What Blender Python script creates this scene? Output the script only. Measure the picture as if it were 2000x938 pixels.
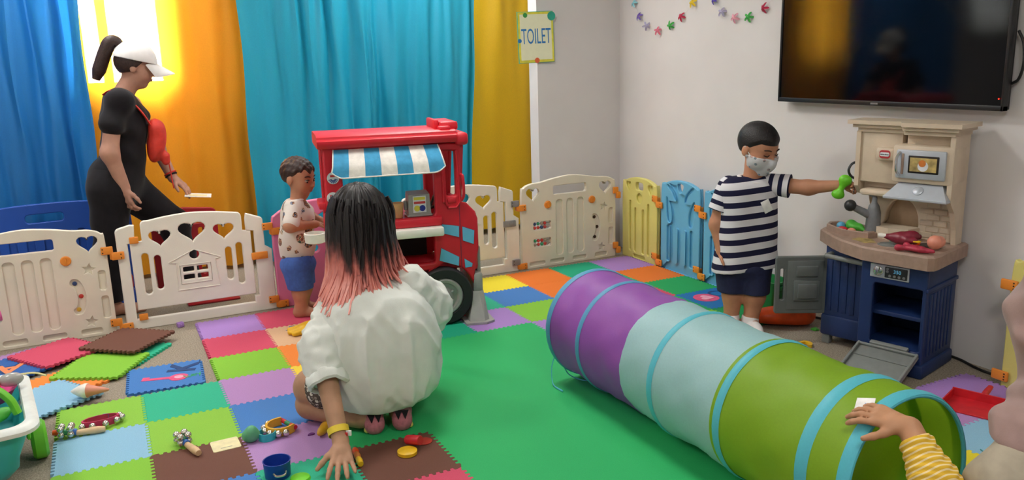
import bpy, bmesh, math, random
import numpy as np
from mathutils import Vector, Matrix, Euler

for o in list(bpy.data.objects): bpy.data.objects.remove(o, do_unlink=True)
SC = bpy.context.scene
COL = SC.collection
PI = math.pi
R = math.radians
T = 0.32            # play-mat tile pitch in metres

# ---------------------------------------------------------------- camera
cam = bpy.data.cameras.new('camera'); camo = bpy.data.objects.new('camera', cam); COL.objects.link(camo)
cam.sensor_width = 36.0; cam.lens = 36.0 * 1591.6 / 2000.0; cam.clip_start = 0.05; cam.clip_end = 200
_tilt, _roll, _yaw = 0.21884, 0.028265, 0.4600
_fw0 = Vector((math.sin(_yaw), math.cos(_yaw), 0)); _rt0 = Vector((math.cos(_yaw), -math.sin(_yaw), 0)); _z = Vector((0, 0, 1))
_fw = _fw0 * math.cos(_tilt) - _z * math.sin(_tilt); _up0 = _fw0 * math.sin(_tilt) + _z * math.cos(_tilt)
_rt = _rt0 * math.cos(_roll) - _up0 * math.sin(_roll); _up = _rt0 * math.sin(_roll) + _up0 * math.cos(_roll)
_m = Matrix((( _rt.x, _up.x, -_fw.x, -0.33672), (_rt.y, _up.y, -_fw.y, -4.65989), (_rt.z, _up.z, -_fw.z, 1.39515), (0, 0, 0, 1)))
camo.matrix_world = _m
SC.camera = camo

# ---------------------------------------------------------------- sky, exposure
wd = bpy.data.worlds.new('sky'); SC.world = wd; wd.use_nodes = True
_bg = wd.node_tree.nodes['Background']; _bg.inputs['Color'].default_value = (0.86, 0.93, 1.0, 1); _bg.inputs['Strength'].default_value = 110.0
SC.view_settings.view_transform = 'Standard'; SC.view_settings.look = 'None'; SC.view_settings.gamma = 1.0
SC.view_settings.use_curve_mapping = False
SC.view_settings.exposure = 0.14
LAMP_STRENGTH = 25.0      # ceiling panels (emission), used in ceiling_lamp below

# ---------------------------------------------------------------- helpers
def lin(c):
    if isinstance(c, str):
        c = c.lstrip('#'); c = tuple(int(c[i:i + 2], 16) / 255 for i in (0, 2, 4))
    return tuple(x / 12.92 if x <= .04045 else ((x + .055) / 1.055) ** 2.4 for x in c[:3])

MATS = {}
def M(name, col='#808080', rough=.5, var=.06, vs=30, bump=0, bs=120, metal=0, spec=.5, emit=0, alpha=1, sheen=0, coat=0):
    if name in MATS: return MATS[name]
    m = bpy.data.materials.new(name); m.use_nodes = True; MATS[name] = m
    nt = m.node_tree; b = nt.nodes['Principled BSDF']
    c = lin(col); b.inputs['Roughness'].default_value = rough; b.inputs['Metallic'].default_value = metal
    b.inputs['Specular IOR Level'].default_value = spec
    if sheen: b.inputs['Sheen Weight'].default_value = sheen
    if coat: b.inputs['Coat Weight'].default_value = coat
    if alpha < 1: b.inputs['Alpha'].default_value = alpha
    tc = nt.nodes.new('ShaderNodeTexCoord')
    if var:
        n = nt.nodes.new('ShaderNodeTexNoise'); n.inputs['Scale'].default_value = vs; n.inputs['Detail'].default_value = 4
        nt.links.new(tc.outputs['Object'], n.inputs['Vector'])
        r = nt.nodes.new('ShaderNodeValToRGB')
        r.color_ramp.elements[0].position = .3; r.color_ramp.elements[1].position = .7
        r.color_ramp.elements[0].color = tuple(max(0, x * (1 - var * 2)) for x in c) + (1,)
        r.color_ramp.elements[1].color = tuple(min(1, x * (1 + var * 2)) for x in c) + (1,)
        nt.links.new(n.outputs['Fac'], r.inputs['Fac']); nt.links.new(r.outputs['Color'], b.inputs['Base Color'])
    else:
        b.inputs['Base Color'].default_value = c + (1,)
    if emit:
        b.inputs['Emission Color'].default_value = c + (1,); b.inputs['Emission Strength'].default_value = emit
    if bump:
        n2 = nt.nodes.new('ShaderNodeTexNoise'); n2.inputs['Scale'].default_value = bs; n2.inputs['Detail'].default_value = 3
        bp = nt.nodes.new('ShaderNodeBump'); bp.inputs['Strength'].default_value = min(1, bump); bp.inputs['Distance'].default_value = .004
        nt.links.new(tc.outputs['Object'], n2.inputs['Vector']); nt.links.new(n2.outputs['Fac'], bp.inputs['Height'])
        nt.links.new(bp.outputs['Normal'], b.inputs['Normal'])
    return m

class MB:
    """collects shapes, then links them as ONE mesh object"""
    def __init__(s): s.v = []; s.f = []; s.x = Matrix.Identity(4)
    def at(s, loc=(0, 0, 0), rot=(0, 0, 0), sc=1.0):
        s.x = Matrix.Translation(Vector(loc)) @ Euler(rot).to_matrix().to_4x4() @ Matrix.Diagonal((sc, sc, sc, 1)); return s
    def add(s, vs, fs):
        o = len(s.v); s.v += [tuple(s.x @ Vector(p)) for p in vs]; s.f += [tuple(i + o for i in f) for f in fs]; return s
    def mesh(s, me): return s.add([v.co[:] for v in me.vertices], [tuple(p.vertices) for p in me.polygons])
    def box(s, x0, x1, y0, y1, z0, z1, b=0, seg=2):
        bm = bmesh.new(); bmesh.ops.create_cube(bm, size=1)
        for v in bm.verts: v.co = Vector(((x0 + x1) / 2 + v.co.x * (x1 - x0), (y0 + y1) / 2 + v.co.y * (y1 - y0), (z0 + z1) / 2 + v.co.z * (z1 - z0)))
        if b: bmesh.ops.bevel(bm, geom=bm.edges[:], offset=b, segments=seg, profile=.5, affect='EDGES')
        bm.verts.index_update(); s.add([v.co[:] for v in bm.verts], [tuple(v.index for v in f.verts) for f in bm.faces]); bm.free(); return s
    def tube(s, pts, rad, n=10, closed=False, caps=True, flat=1.0):
        pts = [Vector(p) for p in pts]; k = len(pts)
        rad = [rad] * k if isinstance(rad, (int, float)) else list(rad)
        vs, fs = [], []; up = None
        for i, p in enumerate(pts):
            a = pts[(i - 1) % k] if (closed or i) else p; c = pts[(i + 1) % k] if (closed or i < k - 1) else p
            d = (c - a).normalized() if (c - a).length > 1e-9 else Vector((0, 0, 1))
            if up is None: up = Vector((0, 0, 1)) if abs(d.z) < .9 else Vector((1, 0, 0))
            sd = d.cross(up)
            if sd.length < 1e-6: sd = d.cross(Vector((1, 0, 0)))
            sd.normalize(); up = sd.cross(d).normalized()
            for j in range(n):
                t = 2 * PI * j / n; vs.append(p + sd * (math.cos(t) * rad[i]) + up * (math.sin(t) * rad[i] * flat))
        for i in range(k if closed else k - 1):
            for j in range(n):
                a = i * n + j; b = i * n + (j + 1) % n; c = ((i + 1) % k) * n + (j + 1) % n; d = ((i + 1) % k) * n + j; fs.append((a, b, c, d))
        if caps and not closed: fs.append(tuple(range(n))[::-1]); fs.append(tuple(range((k - 1) * n, k * n)))
        return s.add(vs, fs)
    def lathe(s, prof, n=24, caps=True):
        vs, fs = [], []
        for r, z in prof:
            for j in range(n): vs.append((r * math.cos(2 * PI * j / n), r * math.sin(2 * PI * j / n), z))
        for i in range(len(prof) - 1):
            for j in range(n): fs.append((i * n + j, i * n + (j + 1) % n, (i + 1) * n + (j + 1) % n, (i + 1) * n + j))
        if caps: fs.append(tuple(range(n))[::-1]); fs.append(tuple(range((len(prof) - 1) * n, len(prof) * n)))
        return s.add(vs, fs)
    def ell(s, c, r, n=16, m=10):
        if isinstance(r, (int, float)): r = (r, r, r)
        vs, fs = [], []
        for i in range(m + 1):
            a = -PI / 2 + PI * i / m
            for j in range(n):
                t = 2 * PI * j / n; vs.append((c[0] + r[0] * math.cos(a) * math.cos(t), c[1] + r[1] * math.cos(a) * math.sin(t), c[2] + r[2] * math.sin(a)))
        for i in range(m):
            for j in range(n): fs.append((i * n + j, i * n + (j + 1) % n, (i + 1) * n + (j + 1) % n, (i + 1) * n + j))
        return s.add(vs, fs)
    def prism(s, poly, z0, z1):
        n = len(poly); vs = [(x, y, z0) for x, y in poly] + [(x, y, z1) for x, y in poly]
        ar = sum(poly[i][0] * poly[(i + 1) % n][1] - poly[(i + 1) % n][0] * poly[i][1] for i in range(n))
        fs = [tuple(range(n))[::-1], tuple(range(n, 2 * n))] + [(i, (i + 1) % n, n + (i + 1) % n, n + i) for i in range(n)]
        if ar < 0: fs = [f[::-1] for f in fs]
        return s.add(vs, fs)
    def plate(s, outs, th, bev=.006, res=2):
        """filled 2-D outlines (first the outer ones, then holes), standing: (x, z) with the front at y=0 and th deep towards +y"""
        cu = bpy.data.curves.new('c', 'CURVE'); cu.dimensions = '2D'; cu.fill_mode = 'BOTH'
        cu.extrude = max(1e-4, th / 2 - bev); cu.bevel_depth = bev; cu.bevel_resolution = res; cu.offset = -bev
        for poly in outs:
            sp = cu.splines.new('POLY'); sp.points.add(len(poly) - 1); sp.use_cyclic_u = True
            for q, (x, y) in zip(sp.points, poly): q.co = (x, y, 0, 1)
        ob = bpy.data.objects.new('c', cu); COL.objects.link(ob)
        dg = bpy.context.evaluated_depsgraph_get(); me = bpy.data.meshes.new_from_object(ob.evaluated_get(dg))
        vs = [(v.co.x, th / 2 - v.co.z, v.co.y) for v in me.vertices]; fs = [tuple(p.vertices) for p in me.polygons]
        bpy.data.objects.remove(ob); bpy.data.curves.remove(cu); bpy.data.meshes.remove(me)
        return s.add(vs, fs)
    def text(s, body, size, th=.002, align='CENTER', sx=1.0, bold=0):
        """standing text in the x-z plane, facing -y"""
        cu = bpy.data.curves.new('t', 'FONT'); cu.body = body; cu.size = size; cu.extrude = th / 2; cu.align_x = align; cu.align_y = 'CENTER'; cu.resolution_u = 3; cu.offset = bold
        ob = bpy.data.objects.new('t', cu); COL.objects.link(ob)
        dg = bpy.context.evaluated_depsgraph_get(); me = bpy.data.meshes.new_from_object(ob.evaluated_get(dg))
        vs = [(v.co.x * sx, -v.co.z, v.co.y) for v in me.vertices]; fs = [tuple(p.vertices) for p in me.polygons]
        bpy.data.objects.remove(ob); bpy.data.curves.remove(cu); bpy.data.meshes.remove(me)
        return s.add(vs, fs)
    def me(s, name, smooth=True):
        me = bpy.data.meshes.new(name); me.from_pydata(s.v, [], s.f); me.update()
        bm = bmesh.new(); bm.from_mesh(me); bmesh.ops.recalc_face_normals(bm, faces=bm.faces[:]); bm.to_mesh(me); bm.free()
        if smooth:
            me.polygons.foreach_set('use_smooth', [True] * len(me.polygons))
            try: me.set_sharp_from_angle(angle=R(42))
            except Exception: pass
        return me
    def build(s, name, mat, parent=None, smooth=True, world=False, **kw):
        return link(name, s.me(name, smooth), mat, parent, world, **kw)

def link(name, me, mat, parent=None, world=False, label=None, cat=None, group=None, kind=None, loc=None, rot=None):
    o = bpy.data.objects.new(name, me); COL.objects.link(o)
    if mat is not None:
        if isinstance(mat, str): mat = MATS[mat]
        if not me.materials: me.materials.append(mat)
    if loc is not None: o.location = loc
    if rot is not None: o.rotation_euler = rot
    if parent is not None:
        o.parent = parent
        if world: o.matrix_parent_inverse = parent.matrix_basis.inverted()
    tag(o, label, cat, group, kind); return o
def tag(o, label=None, cat=None, group=None, kind=None):
    if label: o['label'] = label
    if cat: o['category'] = cat
    if group: o['group'] = group
    if kind: o['kind'] = kind
    return o
def thing(name, label, cat, loc=(0, 0, 0), rz=0, group=None, rot=None):
    o = bpy.data.objects.new(name, None); COL.objects.link(o); o.empty_display_size = .05
    o.location = loc; o.rotation_euler = rot if rot else (0, 0, rz)
    return tag(o, label, cat, group)
def copy_tree(o, parent=None):
    c = o.copy(); COL.objects.link(c); c.parent = parent
    for ch in [x for x in bpy.data.objects if x.parent == o]: copy_tree(ch, c)
    return c
def arc(cx, cy, r, a0, a1, n=8, ry=None):
    ry = r if ry is None else ry
    return [(cx + r * math.cos(R(a0 + (a1 - a0) * i / n)), cy + ry * math.sin(R(a0 + (a1 - a0) * i / n))) for i in range(n + 1)]
def rrect(x0, x1, z0, z1, r, n=5):
    r = min(r, (x1 - x0) / 2 - 1e-4, (z1 - z0) / 2 - 1e-4)
    return arc(x1 - r, z0 + r, r, -90, 0, n) + arc(x1 - r, z1 - r, r, 0, 90, n) + arc(x0 + r, z1 - r, r, 90, 180, n) + arc(x0 + r, z0 + r, r, 180, 270, n)
def circ(cx, cz, r, n=20, rz=None): return arc(cx, cz, r, 0, 360, n, rz)[:-1]
def heart(cx, cz, w, h, n=28):
    out = []
    for i in range(n):
        t = 2 * PI * i / n; x = 16 * math.sin(t) ** 3; y = 13 * math.cos(t) - 5 * math.cos(2 * t) - 2 * math.cos(3 * t) - math.cos(4 * t)
        out.append((cx + x / 32 * w, cz + (y + 2.5) / 29 * h))
    return out[::-1]
def spline(pts, per=8, closed=False):
    """Catmull-Rom through points"""
    P = [np.array(p, float) for p in pts]; n = len(P); out = []
    for i in range(n if closed else n - 1):
        p1, p2 = P[i], P[(i + 1) % n]; p0 = P[i - 1] if (closed or i) else p1 * 2 - p2; p3 = P[(i + 2) % n] if (closed or i < n - 2) else p2 * 2 - p1
        for k in range(per):
            t = k / per; out.append(tuple(.5 * ((2 * p1) + (-p0 + p2) * t + (2 * p0 - 5 * p1 + 4 * p2 - p3) * t * t + (-p0 + 3 * p1 - 3 * p2 + p3) * t ** 3)))
    if not closed: out.append(tuple(P[-1]))
    return out

# ---- implicit surfaces (for people, cloth and soft shapes): smooth union of round cones / ellipsoids, polygonised with surface nets
def sdf_mesh(name, prims, res, k=.02, post=None, smooth_it=1):
    def bounds(p):
        if p[0] in ('c', '-c'):
            a, b, ra, rb = [np.array(p[1], float), np.array(p[2], float), p[3], p[4]]
            return np.minimum(a - ra, b - rb), np.maximum(a + ra, b + rb)
        c, r = np.array(p[1], float), np.array(p[2], float)
        if len(p) > 3 and p[3] is not None and not isinstance(p[3], (int, float)): r = np.full(3, r.max())
        return c - r, c + r
    bb = [bounds(p) for p in prims]
    lo = np.min([b[0] for b in bb], 0) - 4 * res - k * .3; hi = np.max([b[1] for b in bb], 0) + 4 * res + k * .3
    n = np.ceil((hi - lo) / res).astype(int) + 1
    ax = [(lo[i] + res * np.arange(n[i])).astype(np.float32) for i in range(3)]
    D = np.full(n, 1.0, np.float32)
    for p, (b0, b1) in zip(prims, bb):
        m = k + 3 * res
        i0 = np.maximum(((b0 - m - lo) / res).astype(int), 0); i1 = np.minimum(((b1 + m - lo) / res).astype(int) + 2, n)
        sl = tuple(slice(a, b) for a, b in zip(i0, i1))
        X = ax[0][sl[0]][:, None, None]; Y = ax[1][sl[1]][None, :, None]; Z = ax[2][sl[2]][None, None, :]
        if p[0] in ('c', '-c'):
            a = np.array(p[1], np.float32); ab = np.array(p[2], np.float32) - a; L = max(float(ab @ ab), 1e-9)
            x, y, z = X - a[0], Y - a[1], Z - a[2]
            t = np.clip((x * ab[0] + y * ab[1] + z * ab[2]) / L, 0, 1)
            d = np.sqrt((x - t * ab[0]) ** 2 + (y - t * ab[1]) ** 2 + (z - t * ab[2]) ** 2) - (p[3] + t * (p[4] - p[3]))
            kk = p[5] if len(p) > 5 else k
        else:
            c = p[1]; r = p[2]; x, y, z = X - c[0], Y - c[1], Z - c[2]
            if len(p) > 3 and p[3] is not None:
                q = np.array(p[3], np.float32); x, y, z = (q[0, 0] * x + q[1, 0] * y + q[2, 0] * z, q[0, 1] * x + q[1, 1] * y + q[2, 1] * z, q[0, 2] * x + q[1, 2] * y + q[2, 2] * z)
            k0 = np.sqrt((x / r[0]) ** 2 + (y / r[1]) ** 2 + (z / r[2]) ** 2); k1 = np.sqrt((x / r[0] ** 2) ** 2 + (y / r[1] ** 2) ** 2 + (z / r[2] ** 2) ** 2)
            d = k0 * (k0 - 1) / np.maximum(k1, 1e-6); kk = p[4] if len(p) > 4 else k
        A = D[sl]
        if p[0][0] == '-':
            h = np.maximum(kk - np.abs(A + d), 0) / kk; D[sl] = np.maximum(A, -d) + h * h * kk / 4
        else:
            h = np.maximum(kk - np.abs(A - d), 0) / kk; D[sl] = np.minimum(A, d) - h * h * kk / 4
    if post is not None:
        D = post(ax[0][:, None, None], ax[1][None, :, None], ax[2][None, None, :], D).astype(np.float32)
    for s_ in ((0,), (-1,)):
        D[s_[0], :, :] = np.maximum(D[s_[0], :, :], .001); D[:, s_[0], :] = np.maximum(D[:, s_[0], :], .001); D[:, :, s_[0]] = np.maximum(D[:, :, s_[0]], .001)
    S = D < 0
    c = [S[i:n[0] - 1 + i, j:n[1] - 1 + j, l:n[2] - 1 + l] for i in (0, 1) for j in (0, 1) for l in (0, 1)]
    cnt = sum(q.astype(np.int8) for q in c); act = (cnt > 0) & (cnt < 8)
    I, J, K = np.nonzero(act); idx = np.full(act.shape, -1, np.int64); idx[act] = np.arange(len(I))
    acc = np.zeros((len(I), 3)); w = np.zeros(len(I))
    cor = [(i, j, l) for i in (0, 1) for j in (0, 1) for l in (0, 1)]
    for a in range(8):
        for b in range(a + 1, 8):
            df = [cor[b][q] - cor[a][q] for q in range(3)]
            if sum(abs(q) for q in df) != 1: continue
            da = D[I + cor[a][0], J + cor[a][1], K + cor[a][2]]; db = D[I + cor[b][0], J + cor[b][1], K + cor[b][2]]
            x = (da < 0) != (db < 0); t = np.where(x, da / np.where(x, da - db, 1), 0)
            for q in range(3): acc[:, q] += np.where(x, cor[a][q] + t * df[q], 0)
            w += x
    V = (np.stack([I, J, K], 1) + acc / w[:, None]) * res + lo
    F = []
    for axn in range(3):
        s0 = [slice(1, None)] * 3; s0[axn] = slice(0, None)
        A = S; B = np.roll(S, -1, axn)
        x = (A != B); ind = [slice(None)] * 3; ind[axn] = slice(0, -1); x = x[tuple(ind)]
        i, j, l = np.nonzero(x); g = [i, j, l]; o1, o2 = [q for q in range(3) if q != axn]
        ok = (g[o1] > 0) & (g[o2] > 0) & (g[o1] < n[o1] - 1) & (g[o2] < n[o2] - 1); g = [q[ok] for q in g]
        inside = S[g[0], g[1], g[2]]
        def cell(d1, d2):
            h = [q.copy() for q in g]; h[o1] = h[o1] - d1; h[o2] = h[o2] - d2; return idx[h[0], h[1], h[2]]
        q4 = np.stack([cell(1, 1), cell(0, 1), cell(0, 0), cell(1, 0)], 1)
        flip = inside if axn != 1 else ~inside
        q4 = np.where(flip[:, None], q4, q4[:, ::-1]); F.append(q4)
    F = np.concatenate(F)
    F = F[(F >= 0).all(1)]
    for _ in range(smooth_it):
        nb = np.zeros_like(V); ct = np.zeros(len(V))
        for a, b in ((0, 1), (1, 2), (2, 3), (3, 0)):
            np.add.at(nb, F[:, a], V[F[:, b]]); np.add.at(ct, F[:, a], 1); np.add.at(nb, F[:, b], V[F[:, a]]); np.add.at(ct, F[:, b], 1)
        V = V * .5 + .5 * nb / np.maximum(ct, 1)[:, None]
    me = bpy.data.meshes.new(name); me.vertices.add(len(V)); me.vertices.foreach_set('co', V.astype(np.float32).ravel())
    me.loops.add(F.size); me.loops.foreach_set('vertex_index', F.astype(np.int32).ravel())
    me.polygons.add(len(F)); me.polygons.foreach_set('loop_start', np.arange(0, F.size, 4, dtype=np.int32))
    me.polygons.foreach_set('use_smooth', np.ones(len(F), bool)); me.update(calc_edges=True); me.validate()
    return me
def noise3(X, Y, Z, sc, seed=0):
    """smooth value noise in -1..1 on broadcast axes"""
    rs = np.random.RandomState(seed); N = 24; G = rs.rand(N, N, N).astype(np.float32) * 2 - 1
    sc = (sc,) * 3 if isinstance(sc, (int, float)) else sc
    def ax(A, s): q = np.asarray(A, np.float32) * s; i = np.floor(q).astype(int); f = q - i; return i % N, (i + 1) % N, f * f * (3 - 2 * f)
    (x0, x1, fx), (y0, y1, fy), (z0, z1, fz) = ax(X, sc[0]), ax(Y, sc[1]), ax(Z, sc[2]); o = 0
    for xi, wx in ((x0, 1 - fx), (x1, fx)):
        for yi, wy in ((y0, 1 - fy), (y1, fy)):
            for zi, wz in ((z0, 1 - fz), (z1, fz)): o = o + G[xi, yi, zi] * (wx * wy * wz)
    return o
def set_attr(me, name, fn):
    n = len(me.vertices); co = np.empty(n * 3, np.float32); me.vertices.foreach_get('co', co); co = co.reshape(-1, 3)
    a = me.attributes.new(name, 'FLOAT', 'POINT'); a.data.foreach_set('value', np.asarray(fn(co), np.float32).ravel())
def rotm(rx=0, ry=0, rz=0): return np.array(Euler((R(rx), R(ry), R(rz))).to_matrix())

# ================================================================ THE SETTING
def cloth_mat(name, col, trans=.35, rough=.45, spec=.5, sheen=.0, var=.1, weave=0):
    m = bpy.data.materials.new(name); m.use_nodes = True; MATS[name] = m; nt = m.node_tree
    b = nt.nodes['Principled BSDF']; out = nt.nodes['Material Output']; c = lin(col)
    tc = nt.nodes.new('ShaderNodeTexCoord'); n = nt.nodes.new('ShaderNodeTexNoise'); n.inputs['Scale'].default_value = 160; n.inputs['Detail'].default_value = 3
    nt.links.new(tc.outputs['Object'], n.inputs['Vector'])
    r = nt.nodes.new('ShaderNodeValToRGB'); r.color_ramp.elements[0].position = .3; r.color_ramp.elements[1].position = .7
    r.color_ramp.elements[0].color = tuple(x * (1 - var) for x in c) + (1,); r.color_ramp.elements[1].color = tuple(min(1, x * (1 + var)) for x in c) + (1,)
    nt.links.new(n.outputs['Fac'], r.inputs['Fac']); nt.links.new(r.outputs['Color'], b.inputs['Base Color'])
    b.inputs['Roughness'].default_value = rough; b.inputs['Specular IOR Level'].default_value = spec
    if sheen: b.inputs['Sheen Weight'].default_value = sheen
    t = nt.nodes.new('ShaderNodeBsdfTranslucent'); nt.links.new(r.outputs['Color'], t.inputs['Color'])
    mx = nt.nodes.new('ShaderNodeMixShader'); mx.inputs[0].default_value = trans
    nt.links.new(b.outputs[0], mx.inputs[1]); nt.links.new(t.outputs[0], mx.inputs[2]); nt.links.new(mx.outputs[0], out.inputs['Surface'])
    if weave:      # open weave: a little daylight passes straight between the threads
        tp = nt.nodes.new('ShaderNodeBsdfTransparent'); m2 = nt.nodes.new('ShaderNodeMixShader'); m2.inputs[0].default_value = weave
        nt.links.new(mx.outputs[0], m2.inputs[1]); nt.links.new(tp.outputs[0], m2.inputs[2]); nt.links.new(m2.outputs[0], out.inputs['Surface'])
    return m

# carpet: grey-brown, mottled
def carpet_mat():
    m = M('carpet', '#a59a8a', rough=.95, var=.2, vs=170, bump=.9, bs=420, spec=.15); return m
M('wall_paint', '#dcd8d8', rough=.85, var=.015, vs=3, bump=.05, bs=300, spec=.2)
M('ceiling_paint', '#e4e2de', rough=.9, var=.01, vs=2, spec=.2)
carpet_mat()
MB().box(-3.3, 3.15, -7.2, 1.57, -.06, 0).build('floor', 'carpet', kind='structure', smooth=False)
XW = 3.03; YB = 0.32
MB().box(XW, XW + .12, -7.2, 1.57, 0, 2.75).build('wall_right', 'wall_paint', kind='structure', smooth=False)
MB().box(2.36, XW, YB, YB + .12, 0, 2.75).build('wall_partition', 'wall_paint', kind='structure', smooth=False)
MB().box(-3.42, -3.3, -7.2, 1.57, 0, 2.75).build('wall_left', 'wall_paint', kind='structure', smooth=False)
MB().box(-3.42, XW + .12, -7.32, -7.2, 0, 2.75).build('wall_front', 'wall_paint', kind='structure', smooth=False)
MB().box(-3.42, XW + .12, -7.32, 1.57, 2.75, 2.85).build('ceiling', 'ceiling_paint', kind='structure', smooth=False)
# back wall with two window openings (behind the curtains)
WIN = [(-3.15, -2.5, 1.55, 2.35), (-.42, .13, 1.27, 2.35)]
w = MB(); Y0, Y1 = 1.44, 1.57
xs = [-3.42, WIN[0][0], WIN[0][1], WIN[1][0], WIN[1][1], XW + .12]
for i in (0, 2, 4): w.box(xs[i], xs[i + 1], Y0, Y1, 0, 2.75)
for a, b, c, d in WIN: w.box(a, b, Y0, Y1, 0, c); w.box(a, b, Y0, Y1, d, 2.75)
w.build('wall_back', 'wall_paint', kind='structure', smooth=False)
M('window_frame', '#d9d6cf', rough=.4)
gm = bpy.data.materials.new('window_glass'); gm.use_nodes = True; nt = gm.node_tree; MATS['window_glass'] = gm
nt.nodes.remove(nt.nodes['Principled BSDF']); tr = nt.nodes.new('ShaderNodeBsdfTransparent'); gl = nt.nodes.new('ShaderNodeBsdfGlossy'); gl.inputs['Roughness'].default_value = .02
lw = nt.nodes.new('ShaderNodeFresnel'); mx = nt.nodes.new('ShaderNodeMixShader'); nt.links.new(lw.outputs[0], mx.inputs[0]); nt.links.new(tr.outputs[0], mx.inputs[1]); nt.links.new(gl.outputs[0], mx.inputs[2]); nt.links.new(mx.outputs[0], nt.nodes['Material Output'].inputs['Surface'])
for k, (a, b, c, d) in enumerate(WIN):
    wo = thing('window_%d' % (k + 1), None, None, ((a + b) / 2, 1.50, c)); tag(wo, kind='structure')
    h = d - c; hw = (b - a) / 2; fr = MB(); mxx = -hw + .17 if k else 0
    fr.box(-hw, hw, -.03, .03, 0, .045); fr.box(-hw, hw, -.03, .03, h - .045, h); fr.box(-hw, -hw + .045, -.03, .03, 0, h); fr.box(hw - .045, hw, -.03, .03, 0, h)
    fr.box(mxx - .03, mxx + .03, -.03, .03, 0, h); fr.build('window_frame', 'window_frame', wo, smooth=False)
    MB().box(-hw + .04, hw - .04, -.004, .004, .04, h - .04).build('pane', 'window_glass', wo, smooth=False)

cloth_mat('blind_white', '#f2f0ea', .55, .8)
MB().box(-3.2, -2.45, 1.40, 1.405, 1.5, 2.45).build('window_blind', 'blind_white', label='added white blind, out of view, limiting light from the window left of the blue curtain', cat='blind', smooth=False)  # unseen blind, added to limit the daylight from the left window
# ---------------------------------------------------------------- ceiling lamps
M('lamp_metal', '#e8e8e6', rough=.4); M('lamp_light', '#fffcf6', var=0, emit=LAMP_STRENGTH)
def ceiling_lamp(x, y, label):
    t = thing('ceiling_lamp', label, 'ceiling lamp', (x, y, 2.75), group='ceiling lamps')
    f = MB(); f.box(-.32, .32, -.32, .32, -.05, 0); f.build('housing', 'lamp_metal', t, smooth=False)
    MB().box(-.29, .29, -.29, .29, -.058, -.051).build('diffuser', 'lamp_light', t, smooth=False)
for x, y, l in [(-1.6, -1.2, 'square ceiling lamp above the toy cart side of the room'), (1.0, -1.2, 'square ceiling lamp above the crawl tunnel'),
                (-.6, .55, 'added square ceiling lamp brightening the orange curtain'), (1.75, .62, 'added square ceiling lamp brightening the teal curtain'), (-1.6, -4.4, 'square ceiling lamp behind the viewer, away from the wall screen'), (1.0, -4.4, 'square ceiling lamp behind the viewer, on the wall screen side')]:  # the orange and teal curtain lamps are added to brighten the curtains
    ceiling_lamp(x, y, l)

# ---------------------------------------------------------------- curtains
cloth_mat('curtain_blue', '#257cc6', .2, .42, var=.05); cloth_mat('curtain_orange', '#ffb22a', .32, .45, var=.05, weave=.022); cloth_mat('curtain_teal', '#25a6c8', .18, .38, var=.05); cloth_mat('curtain_yellow', '#ddb31a', .25, .45, var=.05)
def curtain(name, mat, xt0, xt1, xb0, xb1, y, label, seed, pitch=.17, amp=.035, z0=.03, z1=2.6):
    rnd = random.Random(seed); ph = rnd.random() * 6; n = max(60, int((xt1 - xt0) / .012)); mz = 36
    harm = [(rnd.uniform(.8, 1.25), rnd.random() * 6, rnd.uniform(.5, 1)) for _ in range(4)]
    vs, fs = [], []
    for k in range(mz + 1):
        t = k / mz; z = z0 + (z1 - z0) * t
        for i in range(n + 1):
            s = i / n; x = (xb0 + (xb1 - xb0) * s) * (1 - t) + (xt0 + (xt1 - xt0) * s) * t
            u = (xt0 + (xt1 - xt0) * s) / pitch * 2 * PI
            g = 0
            for q, (fr, p0, am) in enumerate(harm): g += am * math.sin(u * fr * (1 if q < 2 else 2.3) + p0 + ph + .55 * math.sin(z * 1.7 + q + seed)) * (1 if q < 2 else .3)
            a = amp * (.75 + .35 * math.sin(z * 1.3 + seed + s * 5))
            vs.append((x + .008 * math.sin(z * 6 + u), y + a * g * .8 + .012 * math.sin(z * 3 + s * 9 + seed), z))
    for k in range(mz):
        for i in range(n): a = k * (n + 1) + i; fs.append((a, a + 1, a + n + 2, a + n + 1))
    cx = (xt0 + xt1) / 2
    m = MB(); m.v = [(vx - cx, vy - y, vz) for vx, vy, vz in vs]; m.f = fs
    o = link(name, m.me(name), mat, loc=(cx, y, 0)); me = o.data
    tag(o, label, 'curtain')
    return o
curtain('curtain', 'curtain_blue', -1.95, -.36, -1.95, -.40, 1.20, 'shiny blue curtain at the left, behind the blue play fence', 1, .21, .04)
curtain('curtain', 'curtain_orange', -.41, .62, -.47, .585, 1.25, 'orange curtain glowing white where the window shines through', 4, .30, .03)
curtain('curtain', 'curtain_teal', .57, 1.49, .55, 1.45, 1.15, 'teal curtain hanging between the orange curtain and the toy truck roof', 2, .2, .055)
curtain('curtain', 'curtain_teal', 1.46, 2.47, 1.42, 2.28, 1.31, 'teal curtain hanging next to the mustard yellow curtain', 7, .22, .055)
curtain('curtain', 'curtain_yellow', 2.40, 3.02, 2.22, 3.02, 1.26, 'mustard yellow curtain behind the toilet sign', 9, .24, .03, .05)
# curtain rail (above the frame, carries them)
M('rail_metal', '#b9b9b9', rough=.3, metal=.8)
MB().tube([(-2.0, 1.22, 2.62), (3.02, 1.22, 2.62)], .014, 12).build('curtain_rail', 'rail_metal', kind='structure')

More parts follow.
